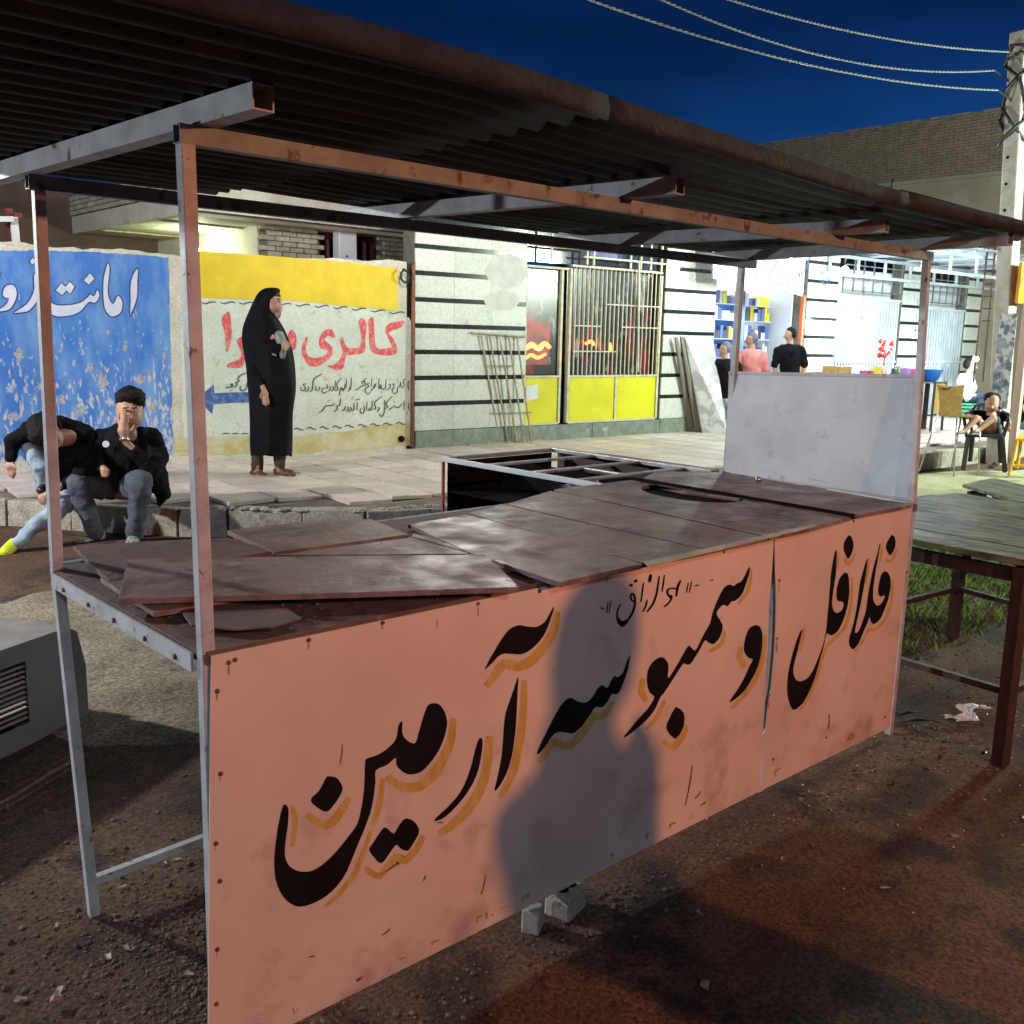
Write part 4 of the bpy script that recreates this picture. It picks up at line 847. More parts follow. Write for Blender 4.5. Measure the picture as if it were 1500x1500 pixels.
# shop one: poster window, barred gate, yellow sheets, step
def wbox(name, x0, x1, z0, z1, o0, o1, mt, par, bevel=0):
    return MB().hexa([wl(x0,z0,o1), wl(x1,z0,o1), wl(x1,z0,o0), wl(x0,z0,o0), wl(x0,z1,o1), wl(x1,z1,o1), wl(x1,z1,o0), wl(x0,z1,o0)]).build(name, mt, par, bevel=bevel)
wbox('step', 7.98, 10.55, .16, .40, -.1, .02, M['plinth'], sf)
wbox('step', 9.2, 10.55, .16, .39, .022, .03, M['plinth'], sf)
wbox('poster_pane', 7.98, 8.58, 1.07, 2.42, -.06, -.04, M['poster'], sf)
wbox('poster_print', 7.99, 8.42, 1.2, 1.75, -.038, -.036, M['posterred'], sf)
wbox('yellow_sheet', 8.0, 8.56, .43, 1.03, -.05, -.01, M['yellowmetal'], sf)
wbox('door_gap', 8.60, 8.72, .42, 2.45, -.12, -.06, M['dark_in'], sf)
MB().poly([wp(771,566,.0), wp(788,563,.0), wp(788,584,.0), wp(771,588,.0)], .002, WN).build('torn_sticker', M['white'], sf)
wbox('shop_glass', 8.75, 10.44, 1.07, 2.48, -.14, -.12, M['poster'], sf)
wbox('yellow_sheet', 8.78, 9.62, .43, 1.03, -.05, -.01, M['yellowmetal'], sf)
wbox('yellow_sheet', 9.68, 10.46, .43, 1.03, -.05, -.01, M['yellowmetal'], sf)
for x in (7.975,8.59,8.745,9.65,10.49): wbox('frame_post', x-.018, x+.018, .42, 1.06 if x == 9.65 else 2.46, -.05, .005, M['cream'], sf)
for z, a, b in ((1.045,7.99,8.58),(.42,7.99,8.58),(.42,8.76,10.47),(1.045,8.76,10.47),(2.45,7.99,8.7),(2.50,8.76,10.5)): wbox('frame_rail', a, b, z-.014, z+.014, -.04, .004, M['cream'], sf)
random.seed(12)
for i in range(21):
    x = 8.82+i*.081; o = MB().bar(wl(x,1.06,.01), wl(x,2.49,.01), .012, .012, WN).build('gate_bar', M['cream'], sf)
for z, a, b in ((1.72,8.8,9.3),(2.02,9.4,10.45),(1.38,8.8,9.6),(1.72,9.7,10.45)): wbox('gate_crossbar', a, b, z-.008, z+.008, .012, .02, M['cream'], sf)
MB().bar(wl(9.94,2.6,.06), wl(10.03,1.1,.05), .02, .02).build('loose_bar', M['cream'], sf)
# upper transom with frames
wbox('transom_glass', 7.98, 10.5, 2.52, 3.3, -.14, -.12, M['glass'], sf)
wbox('blue_panel', 9.15, 9.75, 2.62, 3.1, -.11, -.1, mat('violet_blue_sheet', (.10,.12,.38), (.05,.06,.2), 6), sf)
for x in (8.35,8.98,9.1,9.8,10.0,10.2,10.42): wbox('transom_bar', x-.014, x+.014, 2.52, 3.2, .03, .05, M['cream'], sf)
for z in (2.62,2.78): wbox('transom_rail', 8.9, 10.5, z-.012, z+.012, .052, .07, M['cream'], sf)
wbox('transom_rail', 7.98, 9.1, 2.70, 2.73, .02, .05, M['cream'], sf)
wbox('frieze', 10.52, 14.1, 3.05, 3.12, .0, .5, M['redframe'], sf)
for xa, xb, za in ((7.98,10.55,3.31),(11.69,13.99,3.13),(14.87,16.94,3.31),(17.63,19.35,3.31)):
    wbox('upper_wall', xa, xb, za, 3.6, -.25, -.02, M['stucco'], sf)
wbox('roof_slab', 6.2, 22.4, 3.601, 3.72, -4.0, .06, M['stucco'], sf)
# lit red sign seen in the poster window
ng = tag(paint('lit_sign', M['neonsign'], None, [(760,490,1,stroke_poly([(10,22),(18,14),(28,20),(38,13),(46,20)], 7)), (760,490,1,stroke_poly([(9,36),(18,30),(28,34),(40,28)], 5)), (860,490,1,stroke_poly([(-3,14),(6,10),(10,16)], 5)), (860,490,1,stroke_poly([(33,12),(35,24)], 5))], wf, -.034), 'glowing red lettering in the poster window of the yellow shopfront', 'lit sign')
ng2 = tag(paint('lit_sign', M['neonyellow'], None, [(760,490,1,stroke_poly([(12,20),(20,17),(30,22),(36,16)], 4))], wf, -.032), 'small glowing yellow lettering within the red lettering of the poster window', 'lit sign')

# leaning metal rack against the first facade
M['rackpaint'] = mat('weathered_rack_paint', (.40,.36,.22), (.24,.18,.10), 14, .4, .6, .6)
rk = empty('metal_rack', wl(7.7,.2,.4), 'cream metal rack of parallel bars leaning on the striped facade', 'rack')
def rb(a, b, oa, ob, wd=.018): MB().bar(wp(*a, oa), wp(*b, ob), wd, wd).build('bar', M['rackpaint'], rk)
for xt, xb in ((705,732),(717,745),(732,757),(745,768),(757,779)):
    a = wp(xt, 492, .04); b0 = V((0,0,0)); b = wp(xb, 649, 0); b = on(xb, 649, 2, .2); MB().bar(b, a, .016, .016).build('bar', M['rackpaint'], rk)
MB().bar(wp(690,487,.045), wp(772,493,.045), .025, .02).build('cross_rail', M['rackpaint'], rk)
MB().bar(on(684,652,2,.21), on(794,645,2,.21), .02, .02).build('cross_rail', M['rackpaint'], rk)
def rkp(px, py):     # point on the rack's leaning plane
    a, b, c = wp(705,492,.04), on(732,649,2,.2), wp(757,492,.04); n = (b-a).cross(c-a).normalized(); d = ray(px, py); return CP + d*((a-CP).dot(n)/d.dot(n))
MB().bar(rkp(718,606), rkp(780,604), .022, .015).build('cross_rail', M['rackpaint'], rk)
MB().bar(rkp(714,536), rkp(752,536), .014, .012).build('cross_rail', M['rackpaint'], rk)

# boards leaning at the next pillar
def lean(name, px, mt, lab, off0, par=None, cat='board'):
    pts = [wp(*px[0], off0), wp(*px[1], off0), on(*px[2], 2, .2), on(*px[3], 2, .2)]
    o = MB().poly(pts, .02, WN).build(name, mt, None, origin=sum(pts, V())/4 - V((0,0,.6))); return tag(o, lab, cat)
lean('narrow_board', [(989,494),(993,494),(1017,632),(1010,632)], M['boardedge'], 'leftmost narrow dark board leaning on the stone pillar', .1)
lean('narrow_board', [(997,493),(1001,493),(1028,633),(1020,633)], M['boardedge'], 'narrow board leaning between the leftmost board and the peeling sheet', .1)
lean('peeling_sheet', [(1003,494),(1045,498),(1066,635),(1030,634)], M['leanwood'], 'wide grey and white peeling sheet leaning on the stone pillar', .08)

# lit shop (open front) between the pillars
sh = empty('lit_shop', wl(12.8,.2,-1), 'brightly lit open shop with shelves of goods behind the standing customers', 'shop')
wbox('floor', 11.7, 14.0, .16, .2, -3.2, 0, M['tile'], sh); wbox('back_wall', 11.6, 14.1, .2, 3.0, -3.3, -3.2, M['shelfback'], sh)
wbox('side_wall', 11.69, 11.72, .2, 3.0, -3.2, -.26, M['shelfback'], sh); wbox('side_wall', 13.96, 13.99, .2, 3.0, -3.2, -.26, M['shelfback'], sh)
wbox('ceiling', 11.6, 14.1, 2.9, 3.0, -3.2, -.02, M['shelfback'], sh)
for x in (12.2,12.9,13.6): wbox('ceiling_tube', x-.04, x+.04, 2.84, 2.88, -2.8, -.4, M['tubelit'], sh)
wbox('blue_cabinet', 12.75, 13.05, .2, 2.15, -.9, -.5, mat('blue_cabinet', (.05,.2,.6), None, rough=.4), sh)
wbox('orange_post', 13.90, 13.96, .2, 2.33, -.05, .01, mat('orange_post', (.6,.12,.04), None), sh)
random.seed(6)
for k, (xa, xb, oa) in enumerate(((11.74,12.72,-.35),(13.1,13.88,-.6))):
    for z in (.6,.95,1.3,1.6,1.9,2.15):
        wbox('shelf', xa, xb, z-.012, z, oa-.3, oa, M['signface'], sh)
        x = xa+.03
        while x < xb-.06:
            ww = random.uniform(.05,.1); hh = random.uniform(.1,.24)
            wbox('goods', x, x+ww, z+.001, z+hh, oa-.2, oa-.04, random.choice([M['goods'][q] for q in (3,5,6,3,6,0,5)]), sh); x += ww+random.uniform(.004,.02)
# sign board over the lit shop
sg = empty('shop_sign', wl(12.6,2.4,.3), 'white board sign with outlined lettering above the lit shop', 'sign')
MB().poly([wp(1045,352,.35), wp(1182,352,.35), wp(1176,434,.35), wp(1130,420,.35), wp(1045,408,.35)], .03, WN).build('sign_board', M['signface'], sg)
ks = (1040,360,7.143)
SG = [[(900,260),(895,360),(920,405),(960,390),(968,330),(960,260)],[(925,255),(935,345)],[(985,290),(940,300),(950,330)],[(860,290),(800,290),(740,300),(760,330),(850,330)],[(700,250),(720,290),(690,300)],[(850,390),(820,410),(800,450)],[(790,400),(740,395),(700,410)],[(180,200),(130,270),(65,320),(40,230)],[(1040,110),(1020,200),(990,260),(930,290)],[(1180,280),(1190,400),(1230,380),(1250,290)],[(1160,370),(1200,410),(1260,350)]]
o = paint('lettering', M['navy'], sg, [(*ks, stroke_poly(p, 12)) for p in SG], wf, .354, .0004)
for z0 in (0,): 
    wbox('blue_panel', 12.15, 12.9, 2.5, 2.95, .36, .37, mat('pale_blue_sheet', (.15,.25,.4), (.25,.12,.15), 5), sg)
# gates
def gate(x0, x1, z1, lab, nb_, group='white barred gates of the closed shops'):
    t = empty('barred_gate', wl((x0+x1)/2,.2), lab, 'gate', group)
    wbox('backing', x0, x1, .2, z1+.5, -.3, -.2, M['shelfback'], t)
    for i in range(nb_):
        x = x0+.04+(x1-x0-.08)*i/(nb_-1); wbox('bar', x-.02, x+.02, .25, z1, -.03, .0, M['whiteboard'], t)
    for z in (.25,1.25,z1): wbox('rail', x0, x1, z-.02, z+.02, .0005, .02, M['whiteboard'], t)
    for i in range(7):
        x = x0+.04+(x1-x0-.08)*i/6; wbox('grille_bar', x-.012, x+.012, z1+.1, z1+.75, .0, .02, M['steel'], t)
    for z in (z1+.12,z1+.33,z1+.55,z1+.73): wbox('grille_rail', x0, x1, z-.01, z+.01, .021, .035, M['steel'], t)
    return t
gate(14.95, 16.88, 2.35, 'wide white barred gate behind the table of goods', 22)
gate(17.70, 19.30, 2.25, 'cream barred gate right of the table of goods, near the seated man', 16)
wbox('end_wall', 20.0, 22.4, .2, 3.6, -.3, -.02, M['stucco'], sf)
# canopy frame over the gates
cn = empty('canopy', wl(17,2.7,1), 'white lit corrugated canopy on a welded truss above the barred gates', 'canopy')
for off in (.05, 1.7):
    for z in (2.72, 3.02):
        MB().bar(wl(14.3,z,off), wl(20.6,z,off), .05, .05).build('truss_rail', M['whiteboard'], cn)
    for i in range(8):
        x = 14.5+i*.85; MB().bar(wl(x,2.745,off), wl(x,2.995,off), .04, .04).build('truss_post', M['whiteboard'], cn)
for i in range(6):
    x = 14.5+i*1.2; MB().bar(wl(x,3.06,-.1), wl(x,3.06,1.9), .04, .03).build('rafter', M['whiteboard'], cn)
mb = MB(); rows = [[wl(14.2+i*.08, 3.10+.015*(i % 2), off) for off in (-.2, 2.0)] for i in range(82)]
mb.add([p for r in rows for p in r], [(2*i, 2*i+2, 2*i+3, 2*i+1) for i in range(81)]).build('canopy_sheet', M['whiteboard'], cn)

# added lamp, unseen behind the stall roof, brightens facade and sidewalk
wl_ = empty('added_lamp', wl(11.1,3.3), 'added light on a bracket high on the stone pillar between the shops', 'added lamp')
MB().tube([wl(11.1,3.35), wl(11.1,3.42,.5), wl(11.1,3.38,1.75)], .02, 8).build('bracket', M['steel'], wl_, True)
MB().ball(wl(11.1,3.28,1.78), .07, 12, 8).build('lamp_bulb', mat('added_facade_light', (1,1,1), None, emit=(.86,1.0,.86), es=1000), wl_, True)
wl2 = empty('added_lamp', wl(5.6,3.55), 'added light on a long bracket reaching over the sidewalk from the brick house roof', 'added lamp')  # unseen lamp added to light the white wall and sidewalk tiles
MB().tube([V((5.7,9.1,3.3)), wl(5.6,3.70,.2), wl(5.6,3.66,1.9)], .02, 8).build('bracket', M['steel'], wl2, True)
MB().ball(wl(5.6,3.55,1.92), .08, 12, 8).build('lamp_bulb', mat('added_bracket_light', (1,1,1), None, emit=(1.0,.98,.90), es=850), wl2, True)
# bulbs
def bulb(px, py, y, lab, hang=.5):
    c = on(px, py, 1, y); t = empty('hanging_bulb', c, lab, 'light bulb', 'bare bulbs hanging before the shops')
    MB().ball(c, .05, 12, 8).build('glass', M['bulb'], t, True)
    MB().tube([c+V((0,0,.045)), c+V((0,0,.09))], .018, 8).build('socket', M['blackp'], t, True)
    MB().tube([c+V((0,0,.09)), c+V((0,0,.09+hang))], .004, 5).build('cord', M['cableblack'], t, True)
bulb(1160,384,6.3, 'bright bulb just under the stall roof in front of the shop sign', .3)
bulb(1238,395,6.2, 'bright bulb between the shop sign and the first barred gate')
bulb(1340,491,5.9, 'bright bulb hanging beside the right rear stall post')
bulb(1429,526,6.0, 'rightmost bright bulb above the man in the white shirt')
bulb(1262,472,6.7, 'added bulb standing for the glare reflected on the wide white gate')  # reflection on the gate, built as one more lit bulb

# ------------------------------------------------------------------ far brick building
fb = empty('tall_brick_building', (22.5,12,0), 'tall building with tan brick parapet over plain plaster, closing the street on the right', 'building')
XB = 22.6
def onx(px, py): return on(px, py, 0, XB)
a1, a2 = onx(1035,226), onx(1560,139); b1_, b2_ = onx(1240,281), onx(1560,232)
mb = MB(); mb.box((XB+.03,a2.y-3,0),(XB+.4,a1.y+6,a1.z-.02)); mb.build('wall', M['stucco'], fb)
zt = (a1.z+a2.z)/2; zb = (b1_.z+b2_.z)/2
MB().box((XB,a2.y-3,zb),(XB+.029,a1.y+6,zt-.01)).build('mortar_bed', M['mortar'], fb)
mb = MB(); random.seed(14); z = zb+.04; r = 0
while z < zt:
    y = a2.y-3+(.13 if r % 2 else 0)
    while y < a1.y+1:
        if not (z > zt-.16 and random.random() < .18):
            o1 = random.uniform(-.012,.012); mb.box((XB-.03+o1,y+.008,z-.026),(XB-.0015,y+.232,z+.026))
        y += .24
    z += .068; r += 1
o = mb.build('bricks', M['brickfar'], fb); o['kind'] = 'stuff'
MB().box((XB-.05,a2.y-3,zb-.09),(XB-.001,a1.y+6,zb-.005)).build('ledge', M['stucco'], fb)
for px in (1255,1310): 
    p = onx(px, 262 if px == 1310 else 270); q = onx(px-14, 300); MB().tube([p-V((.05,0,0)), (p+q)/2-V((.05,.04,.03)), q-V((.05,0,.6))], .012, 5).build('wire', M['cableblack'], fb)

# ------------------------------------------------------------------ utility pole and cables
pb = on(1461,668,2,.1); ux = pb.x; uy = pb.y
pole = empty('utility_pole', (ux,uy,0), 'pale concrete utility pole with paint smears at the right edge of the street', 'utility pole')
pt = on(1496,48,0,ux); ly = pt.y
MB().bar((ux,uy,-.1), (ux,ly,pt.z), .26, .20, (0,1,0)).build('shaft', M['concrete'], pole, bevel=.02)
for f_ in (.60,.66,.72,.80): 
    z = pt.z*f_; y = uy+(ly-uy)*f_; MB().tube([(ux-.132,y+.03,z),(ux-.136,y+.03,z)], .02, 8).build('bolt_hole', M['dark_in'], pole)
MB().box((ux-.139,uy-.11,.75),(ux-.131,uy+.11,2.0)).build('paint_smear', mat('blue_grey_smear', (.25,.30,.36), (.08,.11,.15), 7, .45, .55, .5, c3=(.5,.52,.5), s3=9, lo3=.5, hi3=.56), pole)
random.seed(44); mb = MB(); pts = []
for i in range(46):
    a = i*.9; z = pt.z*(.86+.10*math.sin(i*.37)); pts.append(V((ux+.2*math.cos(a), (uy+(ly-uy)*.9)+.17*math.sin(a), z+random.uniform(-.1,.1))))
mb.tube(pts, .022, 5).build('wire_tangle', M['cableblack'], pole, True)
for i, (e_, s_, zs_, mid) in enumerate((((1462,132),(865,0),4.6,(1180,94)),((1457,103),(970,0),4.9,(1190,78)),((1478,76),(1070,0),5.15,(1260,49)))):
    a = on(*e_, 0, ux-.3); b = on(*s_, 2, zs_); n = V((b.y-a.y, a.x-b.x, 0)); d = ray(*mid); m_ = CP + d*((a-CP).dot(n)/d.dot(n))
    tm = (V((m_.x-a.x, m_.y-a.y, 0)).length)/(V((b.x-a.x, b.y-a.y, 0)).length)
    c2_ = (m_.z-a.z-(b.z-a.z)*tm)/(tm*tm-tm); pts = []
    for k in range(61):
        t = k/60*1.35; p = a.lerp(b, t); p.z = a.z+(b.z-a.z)*t + c2_*(t*t-t); pts.append(p)
    o_ = a; t_ = empty('overhead_cable', o_, ('lowest twisted overhead cable running to the utility pole','middle twisted overhead cable running to the utility pole','highest twisted overhead cable running to the utility pole')[i], 'cable', 'overhead cables')
    fine = []
    for k in range(60):
        for j in range(9): fine.append(pts[k].lerp(pts[k+1], j/9))
    for ph in (0, math.pi):
        tw = []
        for k, p in enumerate(fine): an = k*.62+ph; tw.append(p+V((0, math.cos(an)*.0055, math.sin(an)*.0055)))
        MB().tube(tw, .0072, 5).build('strand', M['cable'], t_, True)
    w2 = a; MB().tube([a, a+V((.15,-.1,-.1)), V((ux, uy+(ly-uy)*.88, a.z-.25))], .012, 5).build('tail', M['cableblack'], t_)
# post and banner at the far right edge
fp_ = on(1482,664,2,.1); ps = empty('banner_post', (fp_.x,fp_.y,.0), 'pale pink square post with orange banner at the right edge', 'post')
tpz = on(1492,350,1,fp_.y).z
MB().bar((fp_.x,fp_.y,0), (fp_.x,fp_.y,tpz), .10, .10, (0,1,0)).build('post', M['pinkpost'], ps)
q = on(1494,385,1,fp_.y-.1); q2 = on(1496,445,1,fp_.y-.1); MB().box((q.x,fp_.y-.13,q2.z),(q.x+.5,fp_.y-.09,q.z)).build('banner', M['orange'], ps)
# dark ladder leaning at the end wall
p0_ = on(1457,362,1,5.4); ld = empty('ladder', (p0_.x,5.4,0), 'dark steel ladder leaning up to the canopy near the utility pole', 'ladder')
for px_t, px_b in ((1448,1438),(1459,1452)): MB().bar(on(px_t,352,1,5.4), on(px_b,440,1,5.6)+V((0,0,-1.4)), .03, .03).build('rail', M['darkwood'], ld)
for k in range(7):
    y = 362+k*18; MB().bar(on(1447-k*1.5,y,1,5.4), on(1458-k*1.2,y,1,5.4), .02, .02).build('rung', M['darkwood'], ld)

# ------------------------------------------------------------------ wooden work tables right of the stall
def worktable(A, B, C, D, ztop, lab, seed, nb_=5, leg=.06):
    random.seed(seed); ct = (V(A)+V(C))/2
    t = empty('work_table', (ct.x, ct.y, 0), lab, 'table')
    A, B, C, D = [V((*p, 0)) for p in (A, B, C, D)]
    for i in range(nb_):
        t0, t1 = i/nb_+.004, (i+1)/nb_-.004; z = V((0,0,ztop+random.uniform(-.006,.006))); ex = (B-A).normalized()*.05
        q = [A.lerp(D,t0)-ex, B.lerp(C,t0)+ex, B.lerp(C,t1)+ex, A.lerp(D,t1)-ex]
        MB().hexa([p+z-V((0,0,.022)) for p in q] + [p+z+V((0,0,random.uniform(-.003,.003))) for p in q]).build('plank', M['wood'], t, bevel=.004)
    zc = ztop-.03
    for P in (A,B,C,D):
        P2 = P + ((A+C)/2-P).normalized()*.05
        MB().bar((P2.x,P2.y,-.02), (P2.x,P2.y,zc), leg, leg*.8, (B-A)).build('leg', M['darkwood'], t, bevel=.004)
    for P, Q in ((A,B),(B,C),(C,D),(D,A)):
        m1 = (A+C)/2; P2 = P+(m1-P).normalized()*.05; Q2 = Q+(m1-Q).normalized()*.05
        MB().bar(P2+V((0,0,zc-.035)), Q2+V((0,0,zc-.035)), .03, .05).build('apron', M['darkwood'], t)
        MB().bar(P2+V((0,0,zc*.36)), Q2+V((0,0,zc*.36)), .025, .025).build('stretcher', M['darkwood'], t)
    return t
worktable((3.04,.62),(2.955,-.41),(4.25,-.49),(4.50,.47),.79,'rough dark wooden table, worn planks tinted for green lamplight, beside the right end of the stall', 5, 6)
q0, q1, q3 = [on(*q, 2, .60) for q in ((1415,712),(1530,746),(1462,700))]; q2 = q1+q3-q0
worktable((q0.x,q0.y),(q1.x,q1.y),(q2.x,q2.y),(q3.x,q3.y),.60,'low weathered wooden table standing behind the nearer plank table', 6, 3)
# plastic bag litter and twigs
lp = on(1418,1044,2,.012); random.seed(15); mb = MB()
bm = bmesh.new(); bmesh.ops.create_grid(bm, x_segments=14, y_segments=8, size=1)
for v in bm.verts: 
    n1 = noise.noise(v.co*2.3); v.co = V((v.co.x*.13*(1+.4*n1)+lp.x, v.co.y*.035*(1+.8*noise.noise(v.co*3+V((4,4,0))))+lp.y+.03*math.sin(v.co.x*4), .012+.028*abs(noise.noise(v.co*4))))
mb.v = [v.co.copy() for v in bm.verts]; mb.f = [tuple(v.index for v in f.verts) for f in bm.faces]; bm.free()
o = mb.build('plastic_bag', M['litter'], None, False, origin=lp); tag(o, 'crumpled white plastic bag lying on the dirt near the table leg', 'plastic bag')
for a, b, lab in (((1315,1048),(1350,1044),'short dark twig on the dirt by the right foot of the stall'),((1318,1058),(1372,1056),'long dark twig on the dirt below the short twig'),((1340,1046),(1384,1062),'thin pale twig slanting right across the dirt near the white bag')):
    p, q = on(*a, 2, .01), on(*b, 2, .01); o = MB().tube([p, p.lerp(q,.5)+V((0,.01,.006)), q], [.006,.007,.004], 6).build('twig', M['twig'], None, True, origin=p); tag(o, lab, 'twig')
for a, lab in (((82,1463),'pinkish crumpled scrap on the dirt at the bottom left'),):
    p = on(*a, 2, .01); mb = MB(); mb.ball(p, (.014,.01,.009), 9, 6)
    for v in mb.v: v += V((0,0,.006*noise.noise(v*90)))+V((.006*noise.noise(v*70),0,0))
    o = mb.build('scrap', M['skin'], None, origin=p); tag(o, lab, 'scrap')

# ------------------------------------------------------------------ people
FH = V((fw.x, fw.y, 0)).normalized()
FOLD = {}
for k_, sc_, st_ in (('cloth',.09,.040),('hair',.022,.022)):
    tx = bpy.data.textures.new(k_+'_folds', 'CLOUDS'); tx.noise_scale = sc_; tx.noise_depth = 2; FOLD[k_] = (tx, st_)
def nm_fold(n): return 'cloth' if n in ('jacket','jeans','shirt','trousers','shorts','leggings','sleeve') else ('hair' if n == 'hair' else None)
class Fig:
    """figure laid out on the upright plane through its base that faces the photo's viewpoint; w = metres nearer than that plane"""
    def __init__(s, base, lab, cat='person'):
        s.b = V(base); s.t = empty('person', base, lab, cat)
        s.d = (s.b-CP).dot(fw); s.m = s.d/CF     # metres per px
    def p(s, px, py, w_=0.0):
        o = s.b - FH*w_; d = ray(px, py); return CP + d*((o-CP).dot(FH)/d.dot(FH))
    def solid(s, name, mt, caps, vox=.012, sm_=6, parent=None):
        mb = MB()
        for c in caps:
            a, ra, b, rb_ = c; mb.cap_(s.p(*a), ra, s.p(*b), rb_)
        o = mb.build(name, mt, parent or s.t)
        r = o.modifiers.new('r','REMESH'); r.mode = 'VOXEL'; r.voxel_size = vox; r.use_smooth_shade = True
        k = o.modifiers.new('s','SMOOTH'); k.iterations = sm_; k.factor = .5
        if nm_fold(name):
            q = o.modifiers.new('f','DISPLACE'); q.texture = FOLD[nm_fold(name)][0]; q.strength = FOLD[nm_fold(name)][1]; q.mid_level = .5; q.texture_coords = 'LOCAL'
        return o
    def eye(s, px, py, w_, r=.011, nm='eye', mt='black'):
        return MB().ball(s.p(px, py, w_), r, 8, 6).build(nm, M[mt], s.t, True)
def hand(F, wr, k, dirs, r=.009, palm=.034, w_=0.0):
    """wr, k: wrist and palm centre (px,py,w); dirs: finger tips; returns capsules with five fingers"""
    out = [(wr, .024, k, palm)]
    for i, (kn, mid, tip) in enumerate(dirs): out += [(k, palm*.62, kn, r*1.15), (kn, r*1.1, mid, r), (mid, r, tip, r*.78)]
    return out

# --- woman in a black chador
bw_ = on(402,694,2,.205); W = Fig(bw_, 'woman in a long black chador standing on the sidewalk, looking right')
rings = [(421,391,406,.045),(424,383,411,.085),(430,377,410,.10),(438,373,404,.11),(448,368,400,.12),(458,364,402,.13),(468,359,408,.14),(481,355,416,.15),(496,354,422,.16),(513,357,428,.17),(534,361,431,.175),(555,362,433,.18),(575,363,434,.18),(592,364,431,.175),(610,364,429,.175),(630,365,429,.175),(650,365,429,.175),(667,367,428,.17)]
mb = MB(); NR = 72; vs = []
for j, (y, xl, xr, dp) in enumerate(rings):
    for k in range(NR):
        a = 2*math.pi*k/NR; t = min(1, j/6)
        fold = 1 + t*.05*math.sin(a*6+math.sin(j*.35)*1.3) + t*.012*math.sin(a*13+j*.3) + t*.09*noise.noise(V((math.cos(a)*2, math.sin(a)*2, j*.25)))
        cx = (xl+xr)/2; hx_ = (xr-xl)/2
        vs.append(W.p(cx+hx_*math.cos(a)*(1+(fold-1)*.55), y + (1.5*math.sin(a*5) if j == len(rings)-1 else 0), -dp*math.sin(a)*fold))
mb.add(vs, [(j*NR+k, j*NR+(k+1) % NR, (j+1)*NR+(k+1) % NR, (j+1)*NR+k) for j in range(len(rings)-1) for k in range(NR)] + [tuple(range(NR))])
ch = mb.build('chador', M['chador'], W.t, True); ss = ch.modifiers.new('ss','SUBSURF'); ss.levels = 1; ss.render_levels = 1
h_ = lambda *a: a
body = [((399,441,.02),.082,(401,449,.03),.074),((406,440,.03),.045,(407,452,.03),.045),((409.5,444,.03),.012,(412.4,449.5,.03),.014),((408,459,.03),.03,(406,462,.03),.034),((410,454,.03),.013,(409.8,456,.03),.013),((401,458,0),.05,(398,474,0),.055),
        ((393,495,-.02),.10,(393,570,-.02),.11),((380,640,0),.06,(377,690,0),.042),((406,640,0),.06,(411,688,0),.042),
        ((395,490,.1),.05,(404,515,.2),.045),((404,515,.2),.045,(415,508,.22),.03),
        ((376,540,.10),.035,(386,569,.20),.026)]
body += hand(W, (386,568,.20), (388.5,577,.21), [((385.5,582,.235),(384.8,588,.235),(385.5,592,.23)),((387.5,584,.24),(387,590,.24),(388,594,.235)),((390,584,.24),(390.4,590,.24),(391,594.5,.235)),((392.5,583,.23),(393.5,588,.23),(394,592,.225)),((384,574,.24),(381.5,579,.25),(381.6,583,.25))], .0095, .033)
body += hand(W, (411,507,.20), (417,506,.23), [((421,501.5,.25),(423,503,.25),(421.5,507,.26)),((422,504.5,.255),(423.8,507,.255),(421,510,.265)),((421.5,507.5,.255),(422.6,510.5,.255),(419,512.5,.265)),((420,510,.25),(420,513,.255),(417,513.5,.26)),((416,501,.25),(419,499,.26),(421,500,.265))], .0095, .033)
W.solid('body', M['skin'], body, .0085, 3)
W.solid('sleeve', M['blackcloth'], [((392,488,.08),.075,(403,514,.19),.055),((403,514,.19),.055,(411,509,.21),.042),((374,520,.06),.06,(379,548,.13),.05),((379,548,.13),.05,(384,564,.18),.038)], .012, 3)
W.solid('leggings', M['brownleg'], [((379,640,0),.075,(377,686,0),.052),((407,640,0),.075,(411,684,0),.052)], .014)
W.solid('sandal', M['shoe'], [((373,693,-.03),.05,(386,699,.06),.047)], .012); W.solid('sandal', M['shoe'], [((407,691,-.03),.05,(427,695,.06),.047)], .012)
W.eye(408.4,441.5,.09,.008); MB().cap_(W.p(406.8,438.2,.085), .005, W.p(410,437.8,.07), .004, 6).build('eyebrow', M['hair'], W.t, True)
MB().cap_(W.p(408.3,455,.078), .006, W.p(411,454.6,.055), .005, 6).build('mouth', M['letterred'], W.t, True)
W.solid('scarf_edge', M['brownleg'], [((402,431.5,.05),.032,(408,433.5,.03),.024)], .01)
W.solid('patterned_cloth', M['plinth'], [((409,492,.19),.05,(413,503,.2),.045),((413,512,.2),.045,(414,522,.19),.03)], .012)

